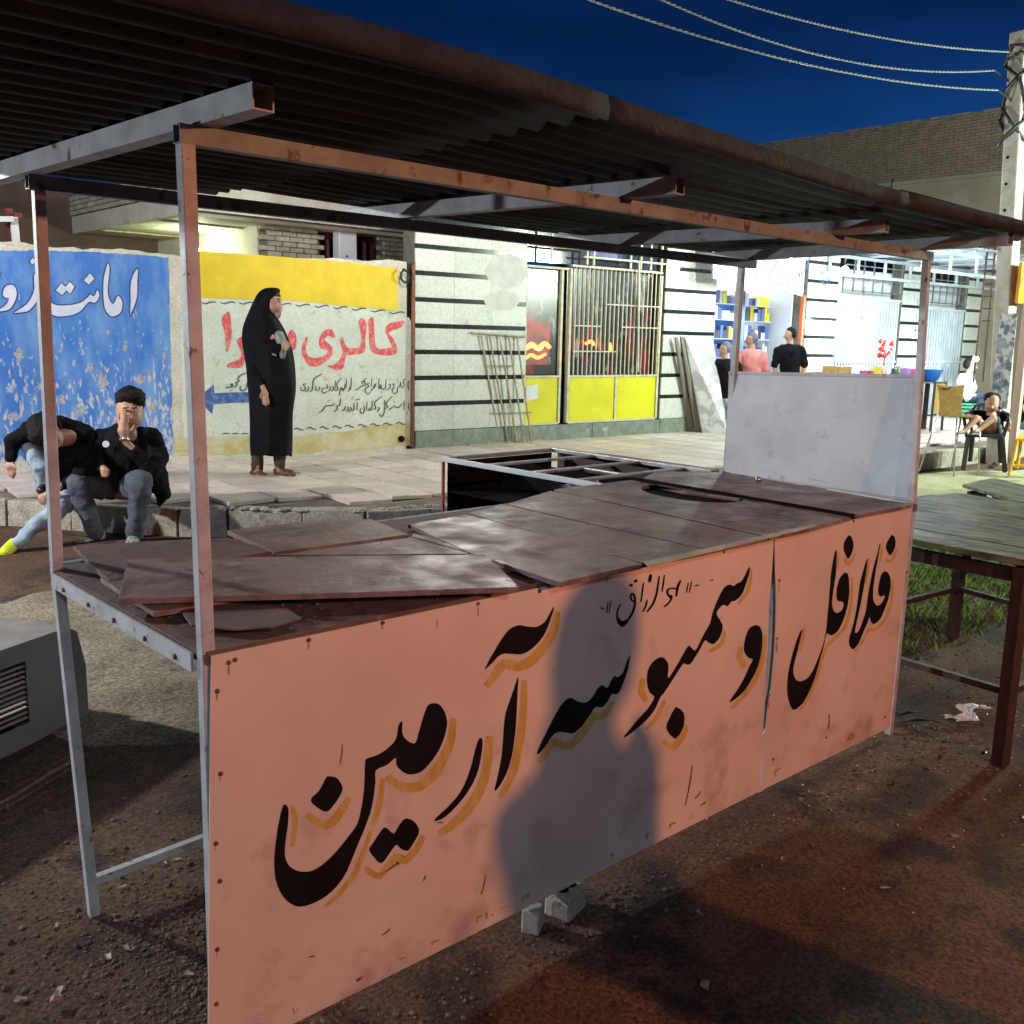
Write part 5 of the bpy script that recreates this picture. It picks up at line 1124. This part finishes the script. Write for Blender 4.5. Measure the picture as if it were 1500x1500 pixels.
# --- young man seated with a hand on his face
bp2 = on(172,745,2,.20); S_ = Fig((bp2.x, bp2.y+.12, 0), 'young man in black jacket sitting on the kerb with a hand on his face')
body = [((190,596,.24),.098,(191,612,.27),.088),((190,618,.28),.072,(189,628,.28),.046),((181,600,.26),.03,(181,608,.26),.02),((190,608,.365),.013,(190.5,613,.378),.016),((186.5,598.5,.345),.02,(195,598.5,.345),.02),((190,634,.20),.055,(188,648,.14),.06),
        ((208,603,.22),.018,(208,609,.22),.014),((172.5,603,.22),.018,(173,609,.22),.014),
        ((186,650,.08),.12,(178,706,0),.14),((218,685,.35),.035,(183,645,.43),.026),((146,680,.3),.035,(152,687,.34),.026)]
body += hand(S_, (183,643,.43), (180.5,631,.43), [((175,621,.43),(173.5,613,.41),(174.5,606,.40)),((178.5,618.5,.44),(178,609,.43),(180,600,.41)),((182,619,.44),(182.8,609,.43),(184,602,.41)),((185.5,622,.43),(187.5,614,.42),(188.5,608,.405)),((189,633,.42),(194,629,.42),(196.5,623,.41))], .0105, .041)
body += hand(S_, (151,686,.36), (154,690,.37), [((150,692,.39),(149.5,696,.39),(151,698,.38)),((153,693,.39),(152.5,697,.39),(154,699,.38)),((155.5,693,.39),(156,697,.39),(157,699,.38)),((158,692,.39),(158.5,695,.39),(159,697,.38)),((152,687,.4),(156,688,.4),(159,689,.4))], .010, .036)
S_.solid('body', M['skin'], body, .0085, 3)
S_.solid('hair', M['hair'], [((186,583,.25),.082,(197,583,.25),.08),((178,590,.22),.045,(204,590,.22),.045),((191,578,.24),.07,(191,590,.14),.095),((182,580,.31),.04,(199,578,.31),.042),((177,597,.22),.03,(178,590,.24),.035),((205,597,.22),.03,(203,590,.24),.035)], .011, 3)
S_.solid('jacket', M['blackcloth'], [((158,640,.08),.075,(214,642,.06),.08),((186,650,.09),.16,(184,690,.05),.18),((172,690,.03),.15,(218,700,.03),.13),((222,640,.05),.075,(234,672,.15),.068),((234,672,.15),.068,(222,690,.33),.058),((222,690,.33),.058,(186,650,.41),.042),
   ((150,640,.10),.07,(140,668,.22),.06),((140,668,.22),.06,(149,685,.32),.045),((226,690,0),.09,(238,722,-.05),.06),((238,722,-.02),.05,(233,738,-.02),.03),((176,632,.14),.05,(204,632,.14),.05)], .011, 4)
S_.solid('jeans', M['jeansdark'], [((165,710,0),.12,(192,710,0),.12),((162,712,.05),.105,(113,710,.40),.085),((113,710,.40),.083,(128,752,.36),.068),((128,752,.36),.068,(140,783,.26),.062),((192,712,.05),.105,(205,707,.42),.09),((205,707,.42),.088,(203,750,.38),.072),((203,750,.38),.07,(197,782,.32),.068)], .011, 4)
for a, b in (((146,788,.20),(120,797,.36)),((196,786,.28),(193,797,.44))):
    S_.solid('sock', M['white'], [((a[0], a[1]-5, a[2]+.04),.045,(a[0], a[1], a[2]+.04),.045)], .012)
    S_.solid('shoe', M['greenshoe'], [((a[0], a[1]+3, a[2]),.05,(b[0], b[1]-2, b[2]),.043),((a[0], a[1]+4, a[2]),.05,(a[0], a[1]-1, a[2]),.046)], .011, 3)
MB().tube([S_.p(176.5,644,.45), S_.p(183,641.5,.475), S_.p(189,645,.45)], .014, 8).build('watch', M['chrome'], S_.t, True)
MB().poly([S_.p(155+5.4*math.cos(a*.524), 650.5+5*math.sin(a*.524), .285-.004*math.cos(a*.524)) for a in range(12)]).build('chest_badge', M['letterwhite'], S_.t)
for x in (185.2, 196.2): 
    MB().ball(S_.p(x,601.3,.352), (.011,.010,.007), 8, 6).build('eye', M['white'], S_.t, True); MB().ball(S_.p(x,601.3,.362), .0075, 8, 6).build('pupil', M['black'], S_.t, True)
    MB().cap_(S_.p(x-4,597.8,.36), .0055, S_.p(x+3.6,597.3,.36), .0045, 6).build('eyebrow', M['hair'], S_.t, True)
MB().cap_(S_.p(189,619.5,.360), .006, S_.p(193.5,620,.360), .005, 8).build('mouth', mat('dark_lips', (.16,.04,.035), None), S_.t, True)

# --- man bent forward with his head down
B_ = Fig((bp2.x-.42, bp2.y+.42, 0), 'man bent forward on the kerb with his head down, in black jacket and light jeans')
body = [((66,632,.40),.092,(76,642,.44),.08),((80,642,.36),.06,(98,640,.25),.07),((18,662,.42),.028,(16,676,.42),.026),((88,712,.40),.03,(70,724,.42),.024),((100,660,.1),.12,(104,705,0),.14)]
body += hand(B_, (16,675,.42), (15.5,682,.42), [((12.5,688,.42),(13.5,694,.42),(16,699,.41)),((15,690,.43),(16.5,696,.43),(19,701,.42)),((17.8,689.5,.43),(19.4,695,.43),(21,699,.42)),((20,688,.43),(21.4,692,.43),(22,696,.42)),((19.5,680,.44),(22.5,684,.45),(23,689,.45))], .010, .036)
body += hand(B_, (68,725,.42), (63,729,.42), [((59,731,.43),(58,735,.42),(60,738,.41)),((61,733,.44),(60.5,736,.43),(62,739,.42)),((63.5,734,.44),(63,737,.43),(64.5,740,.42)),((66,733,.44),(66,736,.43),(67,738.5,.42)),((60,726,.44),(57,728,.44),(57,731,.44))], .010, .036)
B_.solid('body', M['skin'], body, .0085, 3)
B_.solid('hair', M['hair'], [((56,622,.42),.08,(60,634,.46),.085),((64,618,.34),.075,(76,624,.32),.07),((52,640,.5),.05,(58,642,.48),.06)], .011, 3)
B_.solid('jacket', M['blackcloth'], [((88,628,.22),.10,(118,640,.12),.11),((100,650,.12),.16,(112,698,0),.17),((122,645,.12),.085,(133,676,.2),.075),((133,676,.2),.075,(112,704,.32),.06),((112,704,.32),.06,(90,712,.38),.042),
   ((72,630,.3),.085,(44,630,.38),.07),((46,630,.38),.068,(20,644,.42),.058),((20,644,.42),.058,(17,664,.42),.045),((17,664,.42),.043,(15,672,.42),.036),((110,690,0),.13,(140,706,-.05),.09)], .011, 4)
B_.solid('jeans', M['jeanslight'], [((92,712,0),.12,(112,712,0),.12),((92,710,.05),.095,(40,643,.34),.072),((40,643,.34),.072,(56,680,.34),.062),((56,680,.34),.062,(64,708,.3),.05),((108,716,.05),.095,(88,744,.40),.072),((88,744,.40),.070,(52,770,.55),.056),((52,770,.55),.056,(24,796,.66),.044)], .011, 4)
B_.solid('shoe', M['neon'], [((20,797,.66),.045,(8,808,.74),.042),((17,806,.62),.04,(6,813,.72),.036)], .011, 3)
B_.solid('shoe', M['blackp'], [((66,713,.3),.038,(60,718,.38),.034)], .012, 3)
MB().poly([B_.p(44+3.2*math.cos(a*.524), 623+3.4*math.sin(a*.524), .462) for a in range(12)]).build('sleeve_badge', M['letterwhite'], B_.t)

# --- simpler figures far down the street
def small_fig(base, lab, parts, feats=()):
    F = Fig(base, lab)
    for nm, mt, caps, vox in parts: F.solid(nm, M[mt], caps, vox, 3)
    return F
# boy in dark shirt before the lit shop
b0 = wl(13.2, .2, 1.1)
def stand(px, top, lab, base, top_mt, leg_mt, hair_mt='hair', face=-1, w=15, foot=None):
    F = Fig(base, lab); m_ = F.m; u = lambda d: d/m_       # metres -> px
    hx_ = px; hy = top+u(.125); sh = top+u(.30); hip = top+u(.82); q = F.p(px, hip); ft = 0
    # foot row from the ground plane
    lo, hi = hip, hip+u(1.2)
    for _ in range(30):
        md = (lo+hi)/2
        if F.p(px, md).z > .23: lo = md
        else: hi = md
    fy = lo
    body = [((hx_, top+u(.11), 0), .082, (hx_+face*u(.01), top+u(.15), 0), .07), ((hx_+face*u(.085), top+u(.135), 0), .016, (hx_+face*u(.095), top+u(.155), 0), .016), ((hx_, top+u(.2), 0), .05, (hx_, sh, 0), .055), ((hx_, sh+u(.1), 0), .12, (hx_, hip, 0), .12),
            ((hx_-u(.07), hip, 0), .08, (hx_-u(.08), fy-u(.05), 0), .045), ((hx_+u(.07), hip, 0), .08, (hx_+u(.08), fy-u(.05), 0), .045)]
    hx2 = [(hx_-u(.21), hip+u(.02)), (hx_+u(.21), hip+u(.02))]
    for s, (ax, ay) in zip((-1,1), hx2):
        body += [((hx_+s*u(.19), sh+u(.08), 0), .05, (hx_+s*u(.24), sh+u(.3), 0), .04), ((hx_+s*u(.24), sh+u(.3), 0), .04, (ax, ay, .08), .028)]
        body += hand(F, (ax, ay, .08), (ax, ay+u(.06), .09), [((ax+u(d_), ay+u(.11), .10), (ax+u(d_), ay+u(.14), .10), (ax+u(d_), ay+u(.165), .09)) for d_ in (-.03,-.01,.01,.03)] + [((ax-s*u(.035), ay+u(.06), .12), (ax-s*u(.045), ay+u(.08), .12), (ax-s*u(.045), ay+u(.10), .12))], .010, .03)
    F.solid('body', M['skin'], body, .012, 2)
    F.solid('hair', M[hair_mt], [((hx_-face*u(.02), top+u(.075), 0), .078, (hx_-face*u(.03), top+u(.10), 0), .085)], .014, 2)
    F.solid('shirt', M[top_mt], [((hx_-u(.13), sh+u(.05), 0), .075, (hx_+u(.13), sh+u(.05), 0), .075), ((hx_, sh+u(.12), 0), .16, (hx_, hip-u(.02), 0), .15), ((hx_+u(.19), sh+u(.07), 0), .065, (hx_+u(.24), sh+u(.3), .02), .055), ((hx_-u(.19), sh+u(.07), 0), .065, (hx_-u(.24), sh+u(.3), .02), .055)], .016, 3)
    F.solid('trousers', M[leg_mt], [((hx_, hip, 0), .14, (hx_, hip+u(.06), 0), .13), ((hx_-u(.07), hip+u(.05), 0), .1, (hx_-u(.08), fy-u(.08), 0), .06), ((hx_+u(.07), hip+u(.05), 0), .1, (hx_+u(.08), fy-u(.08), 0), .06)], .018, 3)
    for s in (-1, 1): F.solid('shoe', M['blackp'], [((hx_+s*u(.08), fy-u(.03), -.03), .04, (hx_+s*u(.08)+face*u(.1), fy-u(.01), .05), .035)], .016, 2)
    return F
stand(1157, 479, 'boy in a dark shirt standing before the lit shop, facing left', wl(13.4,.2,1.0), 'blackcloth', 'navycloth', face=-1)
stand(1100, 486, 'customer in a pink jacket and grey cap bending at the lit shop counter', wl(12.7,.2,.5), 'pink', 'navycloth', 'greycap', face=-1)
stand(1062, 500, 'customer in black coat and grey cap standing left of the pink jacket', wl(12.0,.2,.5), 'blackcloth', 'jeanslight', 'greycap', face=-1)
# man in white shirt on a green crate
bm_ = wl(18.6,.2,.9); G = Fig(bm_, 'man in a white shirt sitting on a green crate by the barred gates')
G.solid('body', M['skin'], [((1422,532,0),.09,(1423,540,0),.085),((1430,536,0),.02,(1431.5,539,0),.02),((1419,546,0),.06,(1418,552,0),.06),((1414,556,0),.12,(1418,580,0),.12),((1424,584,.1),.03,(1429,585,.1),.03),((1436,590,0),.05,(1437,602,0),.045)] + hand(G, (1424,578,.12),(1428,580,.14),[((1431,578+k,.14),(1433,579+k,.14),(1434.5,580.5+k,.13)) for k in (0,1.3,2.6,3.9)]+[((1428,577,.16),(1430,576,.17),(1432,576.5,.17))], .012, .036), .014, 2)
G.solid('hair', M['hair'], [((1419,529,0),.08,(1417,534,0),.085)], .016, 2)
G.solid('shirt', M['white'], [((1410,552,0),.08,(1422,553,0),.08),((1414,560,0),.17,(1416,578,0),.17),((1422,557,.1),.07,(1427,568,.14),.06),((1427,568,.14),.06,(1423,577,.14),.05)], .018, 3)
G.solid('trousers', M['navycloth'], [((1413,580,0),.14,(1420,582,0),.14),((1418,582,.05),.1,(1437,580,.1),.085),((1437,580,.1),.08,(1437,600,.1),.06),((1416,584,-.05),.1,(1431,583,0),.085),((1431,583,0),.08,(1432,602,0),.06)], .018, 3)
G.solid('shoe', M['blackp'], [((1436,603,.1),.045,(1441,605,.12),.04)], .018, 2); G.solid('shoe', M['blackp'], [((1431,605,0),.045,(1436,607,.03),.04)], .018, 2)
c0 = G.p(1417, 590, 0); cg = empty('green_crate', (c0.x, c0.y, .2), 'green plastic crate under the man in the white shirt', 'crate')
for z in (.2,.27,.34,.41,.47): 
    for (xa, ya, xb, yb) in ((-.16,-.16,.16,-.16),(-.16,-.16,-.16,.16),(.16,-.16,.16,.16),(-.16,.16,.16,.16)):
        MB().bar((c0.x+xa, c0.y+ya, z+.015), (c0.x+xb, c0.y+yb, z+.015), .015, .03).build('side_rail', M['green'], cg)
for xa in (-.16,0,.16): MB().bar((c0.x+xa, c0.y-.165, .2), (c0.x+xa, c0.y-.165, .5), .02, .01).build('upright', M['green'], cg)
# boy on the black plastic chair
bb = on(1446,690,2,.02); K = Fig(bb, 'boy in a dark shirt perched with bare legs up on a black plastic chair')
K.solid('body', M['skin'], [((1453,587,.05),.085,(1453,595,.08),.075),((1453,596,.15),.014,(1453,598.5,.16),.015),((1453,602,.05),.045,(1452,608,.05),.05),((1450,612,.05),.09,(1455,632,0),.10),
   ((1456,628,.15),.055,(1455,613,.30),.045),((1455,613,.30),.045,(1433,630,.36),.032),((1447,632,.15),.055,(1430,613,.32),.045),((1430,613,.32),.045,(1412,632,.40),.030),((1412,632,.40),.03,(1404,634,.44),.022),((1433,630,.36),.03,(1428,632,.42),.022),
   ((1469,608,0),.04,(1477,616,.1),.028),((1430,604,0),.04,(1421,609,.05),.028)] + hand(K, (1477,614,.1),(1478,620,.12),[((1475+k*1.6,625,.13),(1475+k*1.7,629,.13),(1475.5+k*1.7,632,.12)) for k in range(4)]+[((1475,620,.14),(1473,623,.15),(1473,626,.15))], .0105, .032) + hand(K, (1422,609,.05),(1419,611,.07),[((1416,609+k*1.3,.08),(1413.5,609.5+k*1.3,.08),(1411.5,610+k*1.3,.07)) for k in range(4)]+[((1419,607,.09),(1416,606,.1),(1414,606.5,.1))], .0105, .03), .0105, 2)
K.solid('hair', M['hair'], [((1450,583,.03),.075,(1457,584,.02),.075),((1453,586,-.04),.08,(1453,592,-.04),.07)], .013, 2)
K.solid('shirt', M['blackcloth'], [((1442,609,.03),.06,(1463,609,.03),.06),((1450,614,.04),.11,(1456,630,0),.12),((1463,609,.03),.055,(1475,612,.06),.045),((1442,608,.03),.055,(1428,605,.03),.045)], .014, 3)
K.solid('shorts', M['jeansdark'], [((1450,630,.05),.1,(1460,632,.05),.1),((1458,628,.12),.075,(1457,616,.24),.06)], .014, 3)
for x, w_ in ((1449.5,.115),(1456.5,.115)): K.eye(x, 591.5, w_+.01, .008)
# black plastic chair
def chair_black(F, lab):
    t = empty('plastic_chair', F.b, lab, 'chair'); old = F.t
    MB().hexa([F.p(1416,641,.32), F.p(1470,641,.32), F.p(1468,634,-.12), F.p(1422,634,-.12), F.p(1416,637,.32), F.p(1470,637,.32), F.p(1468,630,-.12), F.p(1422,630,-.12)]).build('seat', M['blackp'], t, bevel=.008)
    for a, b, w0, w1 in (((1418,640),(1411,689),.30,.34),((1468,640),(1472,692),.30,.34),((1425,636),(1421,676),-.1,-.12),((1464,636),(1466,678),-.1,-.12)): MB().bar(F.p(*a, w0), F.p(*b, w1), .045, .045).build('leg', M['blackp'], t, bevel=.006)
    MB().tube([F.p(1416,640,.30), F.p(1412,612,.28), F.p(1414,606,.2), F.p(1424,602,-.1)], .02, 8).build('armrest', M['blackp'], t, True)
    MB().tube([F.p(1470,640,.30), F.p(1478,614,.28), F.p(1477,607,.2), F.p(1466,602,-.1)], .02, 8).build('armrest', M['blackp'], t, True)
    MB().tube([F.p(1424,634,-.12), F.p(1420,604,-.16), F.p(1430,594,-.2), F.p(1445,591,-.22), F.p(1462,594,-.2), F.p(1470,604,-.16), F.p(1467,634,-.12)], .018, 8).build('back_rim', M['blackp'], t, True)
    for x in (1434,1441,1448,1455): MB().bar(F.p(x,634,-.13), F.p(x,594,-.21), .02, .01).build('back_slat', M['blackp'], t)
chair_black(K, 'black plastic armchair with the boy on it at the kerb')
# tan high-backed chair
bt = on(1395,694,2,.02); Q = Fig(bt, 'tmp'); t = Q.t; t.name = 'tall_chair'; tag(t, 'tall chair with tan moulded back and thin steel legs beside the boy', 'chair')
mb = MB(); mb.poly([Q.p(1373,563,.0), Q.p(1384,566,.0), Q.p(1400,566,.0), Q.p(1413,563,.0), Q.p(1412,575,.0), Q.p(1409,590,.0), Q.p(1409,609,.0), Q.p(1376,606,.0), Q.p(1377,590,.0), Q.p(1376,577,0)], .018, -FH).build('backrest', M['tan'], t, bevel=.004)
MB().tube([Q.p(1380,569,.002), Q.p(1388,570,.003), Q.p(1393,568,.002)], .006, 6).build('grip_slot', M['dark_in'], t, True)
MB().hexa([Q.p(1376,610,0), Q.p(1409,611,0), Q.p(1438,614,-.02), Q.p(1414,612,-.32), Q.p(1376,606,0), Q.p(1409,607,0), Q.p(1438,610,-.02), Q.p(1414,608,-.32)]).build('seat', M['tan'], t, bevel=.003)
for a, b, w0, w1 in (((1374,607),(1346,690),0,.1),((1402,611),(1397,698),0,.1),((1436,612),(1433,697),-.02,.05),((1408,609),(1393,690),-.1,-.15)): MB().tube([Q.p(*a, w0), Q.p(*b, w1)], .011, 8).build('leg', M['chrome'], t, True)
# yellow stool at the right edge
by_ = on(1488,694,2,.02); Y = Fig(by_, 'tmp'); t = Y.t; t.name = 'plastic_stool'; tag(t, 'yellow plastic stool cut by the right edge of the picture', 'stool')
MB().hexa([Y.p(1488,646,.15), Y.p(1530,646,.15), Y.p(1530,640,-.15), Y.p(1494,640,-.15), Y.p(1488,642,.15), Y.p(1530,642,.15), Y.p(1530,636,-.15), Y.p(1494,636,-.15)]).build('seat', M['yellowp'], t, bevel=.006)
MB().bar(Y.p(1490,645,.14), Y.p(1478,697,.18), .045, .03).build('leg', M['yellowp'], t, bevel=.004); MB().bar(Y.p(1528,645,.14), Y.p(1534,697,.18), .045, .03).build('leg', M['yellowp'], t, bevel=.004); MB().bar(Y.p(1496,641,-.14), Y.p(1490,686,-.18), .045, .03).build('leg', M['yellowp'], t, bevel=.004)
MB().bar(Y.p(1480,682,.17), Y.p(1532,682,.17), .03, .03).build('brace', M['yellowp'], t)
# person at the right edge in blue cap
be = on(1500,640,2,.05); Z = Fig(be, 'person in a blue cap and dark clothes sitting at the far right edge')
Z.solid('body', M['skin'], [((1502,553,0),.09,(1500,562,.03),.08),((1502,568,0),.06,(1504,575,0),.06),((1506,585,0),.13,(1508,625,0),.13),((1496,590,.1),.035,(1502,600,.2),.03),((1500,640,.15),.05,(1500,652,.15),.045)] + hand(Z, (1500,600,.2),(1503,603,.2),[((1506,602+k,.21),(1508,603+k,.21),(1510,604+k,.2)) for k in (0,1.5,3,4.5)]+[((1503,600,.23),(1506,599,.23),(1508,599,.23))], .011, .034), .013, 2)
Z.solid('cap', M['blueshirt'], [((1500,548,0),.088,(1503,551,0),.09),((1494,555,.05),.02,(1490,557,.1),.018)], .014, 2)
Z.solid('shirt', M['blackcloth'], [((1497,578,0),.08,(1516,578,0),.08),((1506,585,0),.17,(1508,622,0),.17),((1497,580,.05),.07,(1494,594,.12),.055)], .016, 3)
Z.solid('trousers', M['navycloth'], [((1508,625,0),.15,(1500,628,.2),.11),((1500,628,.2),.1,(1499,648,.18),.07)], .016, 3)
cc = Z.p(1507, 640, 0); MB().box((cc.x-.15,cc.y-.15,0),(cc.x+.15,cc.y+.15,cc.z+.06)).build('tmp_', M['darkwood'], None, origin=(cc.x,cc.y,0), bevel=.01)
o = bpy.data.objects['tmp_']; o.name = 'wooden_box'; tag(o, 'dark wooden box used as a seat by the person in the blue cap', 'box')

# goods table, basin, boxes
gt = empty('goods_table', wl(16.0,.2,1.2), 'table heaped with small bright goods before the wide white gate', 'table')
p1, p2 = on(1252,551,1,6.0), on(1344,553,1,5.9); tzv = (p1.z+p2.z)/2
MB().box((p1.x,5.6,tzv-.04),(p2.x,6.3,tzv)).build('table_top', M['darkwood'], gt)
for x in (p1.x+.08, p2.x-.08):
    for y in (5.68,6.22): MB().box((x-.03,y-.03,.2),(x+.03,y+.03,tzv-.041)).build('leg', M['darkwood'], gt)
random.seed(77)
gl = [('yellow packet','packet',0),('magenta pot','pot',1),('red box','box',2),('white box','box',3),('green bunch','bunch',4),('blue tin','tin',5),('dark jar','jar',6),('violet packet','packet',7),('white tub','tub',3),('yellow tub','tub',0),('magenta packet','packet',1),('green tub','tub',4),('red tin','tin',2),('white carton','carton',3)]
for i, (nm_, ct_, k) in enumerate(gl):
    x = p1.x+.12+(p2.x-p1.x-.24)*i/13; y = 5.7+.4*((i*5) % 7)/7; h = random.uniform(.07,.2); wd = .045+.02*(i % 3)
    if ct_ in ('pot','tin','jar','tub'): mb = MB().tube([V((x,y,tzv+.001)), V((x,y,tzv+h*.9)), V((x,y,tzv+h))], [wd*.8,wd,wd*.6], 12)
    elif ct_ == 'bunch': mb = MB().ball((x,y,tzv+h*.6+.03), (wd,wd,h*.6), 9, 6).tube([(x,y,tzv),(x,y,tzv+h*.5)], .012, 6)
    else: mb = MB().box((x-wd,y-wd,tzv+.001),(x+wd,y+wd*.8,tzv+h))
    o = mb.build('goods_'+ct_, M['goods'][k], None, origin=(x,y,tzv)); tag(o, nm_+' among the heap on the goods table before the white gate', ct_, 'goods heaped on the table')
fl = on(1297,508,1,6.0); o = MB().tube([V((fl.x,6.0,tzv)), V((fl.x,6.0,fl.z))], .012, 6); [o.ball(V((fl.x+random.uniform(-.09,.09),6.0+random.uniform(-.07,.07),fl.z+random.uniform(-.16,.09))), random.uniform(.025,.045), 7, 5) for _ in range(16)]; o = o.build('flower_bunch', M['goods'][2], None, origin=(fl.x,6.0,tzv)); tag(o, 'red flower bunch standing highest on the goods table', 'flowers')
p1 = on(1212,552,1,6.4); p2 = on(1231,536,1,6.4); o = MB().box((p1.x,6.2,p1.z-.2),(p2.x,6.5,p2.z)).build('carton', M['tan'], None, origin=(p1.x,6.3,p1.z-.2), bevel=.005); tag(o, 'tan carton standing left of the goods table', 'carton')
o = MB().box((p1.x-.05,6.1,.2),(p2.x+.1,6.6,p1.z-.201)).build('carton_stand', M['whiteboard'], None, origin=(p1.x,6.3,.2)); tag(o, 'pale stand under the tan carton', 'stand')
c = on(1361,549,1,5.6); cb = empty('blue_basin', (c.x,c.y,c.z-.1), 'blue plastic basin on a steel stand near the right stall post', 'basin')
MB().tube([c-V((0,0,.10)), c-V((0,0,.08)), c+V((0,0,.08)), c+V((0,0,.09))], [.10,.14,.2,.215], 16).build('bowl', M['bluep'], cb, True)
st = empty('basin_stand', (c.x,c.y,.2), 'steel frame stand with tan sheet sides carrying the blue basin', 'stand')
for dx in (-.2,.2):
    for dy in (-.2,.2): MB().bar((c.x+dx,c.y+dy,.2),(c.x+dx,c.y+dy,c.z-.1),.03,.03).build('leg', M['darkwood'], st)
MB().box((c.x-.18,c.y-.215,.5),(c.x+.18,c.y-.205,c.z-.14)).build('front_sheet', M['tan'], st); MB().box((c.x-.215,c.y-.215,c.z-.13),(c.x+.215,c.y+.215,c.z-.105)).build('top_frame', M['steel'], st)
for a, lab in (((1380,679),'dark sandal on the ground left of the black plastic chair'),((1455,683),'dark sandal on the ground under the black plastic chair')):
    p = on(*a, 2, .01); mb = MB(); mb.cap_(p+V((-.08,0,.01)), .03, p+V((.08,.02,.01)), .035, 10)
    for v in mb.v: v.z = .01+(v.z-.01)*.45
    mb.tube([p+V((.03,-.035,.01)), p+V((.04,0,.05)), p+V((.05,.04,.01))], .012, 6); o = mb.build('sandal', M['blackp'], None, True, origin=p); tag(o, lab, 'sandal', 'sandals on the ground')
# photographer, standing right of the viewpoint, whose shadow falls on the stall front
PX, PY = 1.535, -2.07
ph = empty('person', (PX,PY,0), 'person in dark clothes standing on the road facing the stall front', 'person')
def phs(name, mt, caps, vox=.014):
    mb = MB()
    for a, ra, b, rb_ in caps: mb.cap_(V((a[0]*.62-(.022 if a[2] < 1.5 else 0),a[1],a[2]*.925))+V((PX,PY,0)), ra*(.9 if a[2] > 1.5 else .70), V((b[0]*.62-(.022 if a[2] < 1.5 else 0),b[1],b[2]*.925))+V((PX,PY,0)), rb_*(.9 if b[2] > 1.5 else .70))
    o = mb.build(name, M[mt], ph); r = o.modifiers.new('r','REMESH'); r.mode = 'VOXEL'; r.voxel_size = vox; r.use_smooth_shade = True; k = o.modifiers.new('s','SMOOTH'); k.iterations = 3
hd = []
for s in (-1,1):
    hd += [((s*.2,.0,1.40),.05,(s*.2,.12,1.16),.04),((s*.2,.12,1.16),.04,(s*.12,.34,1.22),.028),((s*.12,.34,1.22),.026,(s*.09,.39,1.25),.035)]
    for k in range(4): hd += [((s*.09,.40,1.25),.02,(s*.06,.43,1.22+k*.022),.010),((s*.06,.43,1.22+k*.022),.010,(s*.03,.42,1.22+k*.022),.008)]
    hd += [((s*.09,.38,1.26),.02,(s*.06,.38,1.31),.011)]
phs('body', 'skin', [((.0,0,1.60),.09,(0,.02,1.56),.08),((0,.09,1.57),.018,(0,.10,1.55),.018),((0,0,1.45),.055,(0,0,1.40),.06),((0,0,1.3),.14,(0,0,1.0),.14),((-.1,0,.9),.09,(-.12,0,.12),.05),((.1,0,.9),.09,(.12,0,.12),.05)] + hd, .010)
phs('hair', 'hair', [((0,-.02,1.64),.092,(0,-.03,1.60),.095)])
phs('jacket', 'blackcloth', [((-.02,0,1.42),.11,(-.02,0,1.49),.10),((-.16,0,1.38),.085,(.16,0,1.38),.085),((0,0,1.3),.18,(0,0,.95),.18),((-.17,0,1.38),.07,(-.18,.12,1.16),.06),((.17,0,1.38),.07,(.18,.12,1.16),.06),((-.18,.12,1.16),.06,(-.12,.31,1.21),.045),((.18,.12,1.16),.06,(.12,.31,1.21),.045)])
phs('trousers', 'jeansdark', [((-.07,0,.92),.13,(.07,0,.92),.13),((-.10,0,.88),.11,(-.13,0,.12),.075),((.10,0,.88),.11,(.13,0,.12),.075)])
for s in (-1,1): phs('shoe', 'blackp', [((s*.13,-.06,.045),.045,(s*.14,.13,.04),.042)])
